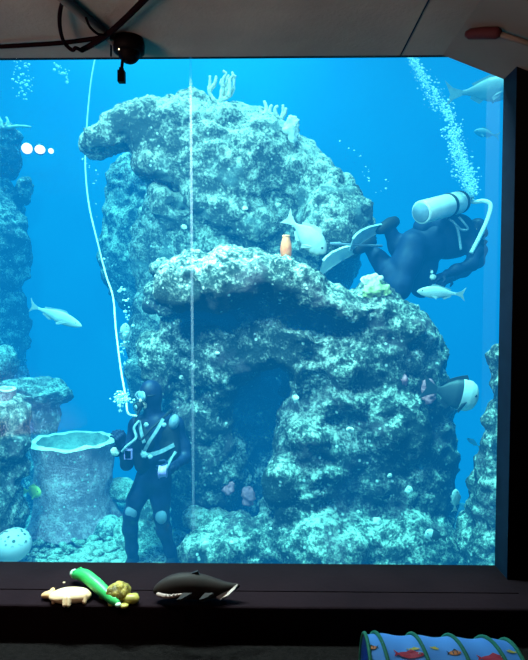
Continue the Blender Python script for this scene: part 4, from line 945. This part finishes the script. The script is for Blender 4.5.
# turtle
t = empty('toy_turtle', lz(119, 602), 'yellow brown plastic toy turtle with a domed shell', 'toy')
blob_obj('shell', dotprims([(119, 601, .045, .058, .055, .045), (113, 601, .035, .04, .045, .034)]), .005, M['toy_shell'], t, k=.02, rough=[('v', 40, .006)], seed=1)
blob_obj('head', dotprims([(130, 604, .026, .034, .026, .022), (135, 604, .024, .02, .02, .017)]), .004, M['toy_olive'], t, k=.02)
for px, py, rx in ((104, 599, .026), (112, 606, .02), (124, 608, .022), (134, 598, .022)):
    blob_obj('flipper', dotprims([(px, py, .012, rx, .02, .010)]), .004, M['toy_olive'], t)
# dark whale-like shark: open pale mouth at the left, pale tail fluke at the right
t = empty('toy_shark', lz(195, 602), 'large dark plastic toy shark with an open pale mouth, rightmost on the ledge', 'toy')
def q3(px, py, y, z=0): p = lz(px, 601); return Vector((at(px, py, p.y + y)))
prof = [(153, 590.5, 2.5), (158, 589, 7), (165, 587.5, 10), (175, 586, 12.5), (188, 585.5, 13.5), (200, 586.5, 13), (212, 588, 11), (222, 589, 8), (231, 588, 5), (238, 586, 2.5), (240, 585.5, 1)]
vs = []; fs = []; na = 18; s = mpp(2.68)
for px, py, r in prof:
    c = q3(px, py, 0)
    for j in range(na): a = 2 * math.pi * j / na; vs.append(c + Vector((0, math.cos(a) * r * s * .8, math.sin(a) * r * s)))
for i in range(len(prof) - 1):
    for j in range(na): fs.append((i * na + j, (i + 1) * na + j, (i + 1) * na + (j + 1) % na, i * na + (j + 1) % na))
fs += [tuple(range(na)), tuple(reversed([(len(prof) - 1) * na + j for j in range(na)]))]
bb = MB(); bb.add(vs, fs); bd = bb.build('body', M['toy_dark'], t)
sd = bd.modifiers.new('smooth', 'SUBSURF'); sd.levels = 1; sd.render_levels = 2
bb = MB(); bb.tube(spline([q3(157, 594, -.045), q3(164, 596, -.085), q3(172, 596.5, -.1), q3(182, 594, -.112)], 5), [.005, .008, .010, .009, .010, .011, .011, .010, .009, .008, .008, .008, .007, .006, .005, .004], 8); bb.build('jaw', M['toy_belly'], t)
bb = MB()
for i in range(5):
    p = q3(166 + 3.6 * i, 594.6 - .25 * i, -.104 - .002 * i); bb.tube([p, p + Vector((0, -.002, -.014))], [.005, .001], 6)
bb.build('teeth', M['toy_belly'], t)
bb = MB(); bb.slab([q3(184, 577, .0), q3(190, 573.5, .0), q3(198, 570.5, .0), q3(200, 576, .0), q3(193, 578, 0)], .012); bb.build('dorsal_fin', M['toy_black'], t, False)
for px in (183, 205):
    bb = MB(); bb.slab([q3(px, 594, -.1), q3(px + 9, 594, -.1), q3(px - 1, 600, -.15), q3(px - 6, 600.8, -.15)], .012); bb.build('pectoral_fin', M['toy_dark'], t, False)
bb = MB(); bb.slab([q3(216, 597.5, -.1), q3(220, 600, -.1), q3(228, 596, -.09), q3(235, 589.5, -.06), q3(238, 584, -.04), q3(230, 590.5, -.06), q3(222, 594, -.09)], .014); bb.build('tail_fluke', M['toy_belly'], t, False)['label'] = 'pale underside of the tail fluke'
# small crumb on the ledge
o = blob_obj('pebble', [e_prim(lz(64, 583.5, .004), (.008, .006, .005))], .0025, M['toy_cream'], None); tag(o, 'tiny pale pebble lying on the ledge behind the cream toy', 'pebble')

# play tunnel printed with fish, lying on the step below the ledge
M['cloth_blue'] = mat('blue_tunnel_cloth', (0.10, 0.34, 0.85), col2=(0.07, 0.28, 0.76), rough=.6, scale=5)
M['hoop_green'] = mat('green_hoop_tape', (0.015, 0.2, 0.10), rough=.6)
M['p_red'] = mat('red_print', (0.62, 0.03, 0.07), rough=.6); M['p_orange'] = mat('orange_print', (0.75, 0.22, 0.05), rough=.6)
M['p_yellow'] = mat('yellow_print', (0.72, 0.62, 0.08), rough=.6); M['p_black'] = mat('dark_print', (0.02, 0.02, 0.03), rough=.6); M['p_white'] = mat('white_print', (.8, .8, .8), rough=.6)
YT = 1.72; zt_ = at(440, 649.0, YT).z; rT = (zt_ - zt) / 2 - .006; cz = zt_ - rT; KT = .06
xa = at(369, 648, YT).x; xb = at(532, 648, YT - .1).x; xm = (xa + xb) / 2; print('tunnel', rT, zt, yl, ZS, ZC, XJ)
t = empty('play_tunnel', ((xa + xb) / 2, YT, cz - rT), 'blue cloth play tunnel with green hoops and printed fish at the lower right', 'play tunnel')
def tp(x, a, r=rT):      # a: angle from the top towards the camera
    dr = 1 + .012 * math.sin((x - xa) / (xb - xa) * 4 * math.pi * 2 - math.pi / 2)
    return Vector((x - KT * math.sin(a) * r * dr, YT - math.sin(a) * r * dr - KT * (x - xm), cz + math.cos(a) * r * dr))
def thing_tunnel():
    nxs, na = 64, 48; vs = []; fs = []
    for i in range(nxs + 1):
        x = xa + (xb - xa) * i / nxs
        for j in range(na): vs.append(tp(x, 2 * math.pi * j / na))
    for i in range(nxs):
        for j in range(na): fs.append((i * na + j, i * na + (j + 1) % na, (i + 1) * na + (j + 1) % na, (i + 1) * na + j))
    bb = MB(); bb.add(vs, fs); o = bb.build('tunnel_cloth', M['cloth_blue'], t); md = o.modifiers.new('thickness', 'SOLIDIFY'); md.thickness = .004; md.offset = -1
    for x0, sk, nm in ((0.0, 0.0, 'hoop'), (.10, .05, 'hoop'), (.365, .05, 'hoop'), (.63, .05, 'hoop'), (.87, .05, 'hoop'), (1.0, 0, 'hoop')):
        pts = [tp(xa + (xb - xa) * (x0 + sk * (math.sin(2 * math.pi * k / 48))), 2 * math.pi * k / 48, rT + .004) for k in range(49)]
        bb = MB(); bb.tube(pts, .0062, 8, False); bb.build(nm, M['hoop_green'], t)
    PM = [M['p_red'], M['p_orange'], M['p_yellow'], M['p_black'], M['p_white']]
    bb = None
    def flat(poly, mi, lift):
        n = len(poly); c = (sum(p[0] for p in poly) / n, sum(p[1] for p in poly) / n)
        vs = [tp(c[0], c[1], rT + lift)] + [tp(p[0] * 1.0, p[1], rT + lift) for p in poly]
        bb.add(vs, [(0, 1 + i, 1 + (i + 1) % n) for i in range(n)], mi)
    def el(cx, ca, rx, ra, mi, lift, rot=0, n=22):
        out = []
        for i in range(n):
            q = 2 * math.pi * i / n; ux, uy = rx * math.cos(q), ra * math.sin(q); out.append((cx + ux * math.cos(rot) - uy * math.sin(rot), ca + (ux * math.sin(rot) + uy * math.cos(rot)) / rT))
        flat(out, mi, lift)
    def pfish(px, py, ln, mi, mi2, dirn=1, fat=.42, stripes=False):
        nonlocal bb
        bb = MB()
        d = ray(px, py); best = min((abs(((tp(xm, a) - CE).z) / (tp(xm, a) - CE).y - d.z / d.y), a) for a in [R(q) for q in np.arange(0, 90, .5)])[1]
        p = tp(xm, best); cx = at(px, py, p.y).x; cx = at(px, py, tp(cx, best).y).x + KT * math.sin(best) * rT; h = ln * fat
        el(cx, best, ln * .5, h * .5, mi, .0025)
        flat([(cx - dirn * ln * .42, best), (cx - dirn * ln * .68, best - h * .5 / rT), (cx - dirn * ln * .6, best), (cx - dirn * ln * .68, best + h * .5 / rT)], mi2, .003)
        flat([(cx - dirn * ln * .2, best - h * .38 / rT), (cx + dirn * ln * .05, best - h * .85 / rT), (cx + dirn * ln * .25, best - h * .38 / rT)], mi2, .003)
        if stripes:
            el(cx + dirn * ln * .18, best, ln * .05, h * .42, 3, .0035); el(cx - dirn * ln * .15, best, ln * .05, h * .42, 3, .0035)
        el(cx + dirn * ln * .34, best - h * .08 / rT, ln * .06, ln * .06, 4, .004, n=10); el(cx + dirn * ln * .35, best - h * .08 / rT, ln * .03, ln * .03, 3, .0045, n=8)
        bb.build('printed_fish', PM, t, False)
    pfish(372, 651, .030, 1, 3, -1, .6, True); pfish(411, 657, .078, 0, 0, 1, .36); pfish(414, 651.5, .035, 2, 2, 1, .3); pfish(435, 647, .024, 2, 2, 1, .5)
    pfish(455, 654, .036, 1, 3, 1, .6, True); pfish(494, 658, .075, 0, 0, 1, .34); pfish(511, 648, .026, 2, 2, -1, .5)
thing_tunnel()

for o in list(bpy.data.objects):
    if '_w' in o: del o['_w']
# ------------------------------------------------------------------ picture settings
scene.view_settings.view_transform = 'Standard'; scene.view_settings.look = 'None'; scene.view_settings.exposure = 0.0
cy = scene.cycles; cy.use_denoising = True; cy.max_bounces = 8; cy.diffuse_bounces = 4; cy.transparent_max_bounces = 32; cy.caustics_reflective = False; cy.caustics_refractive = False
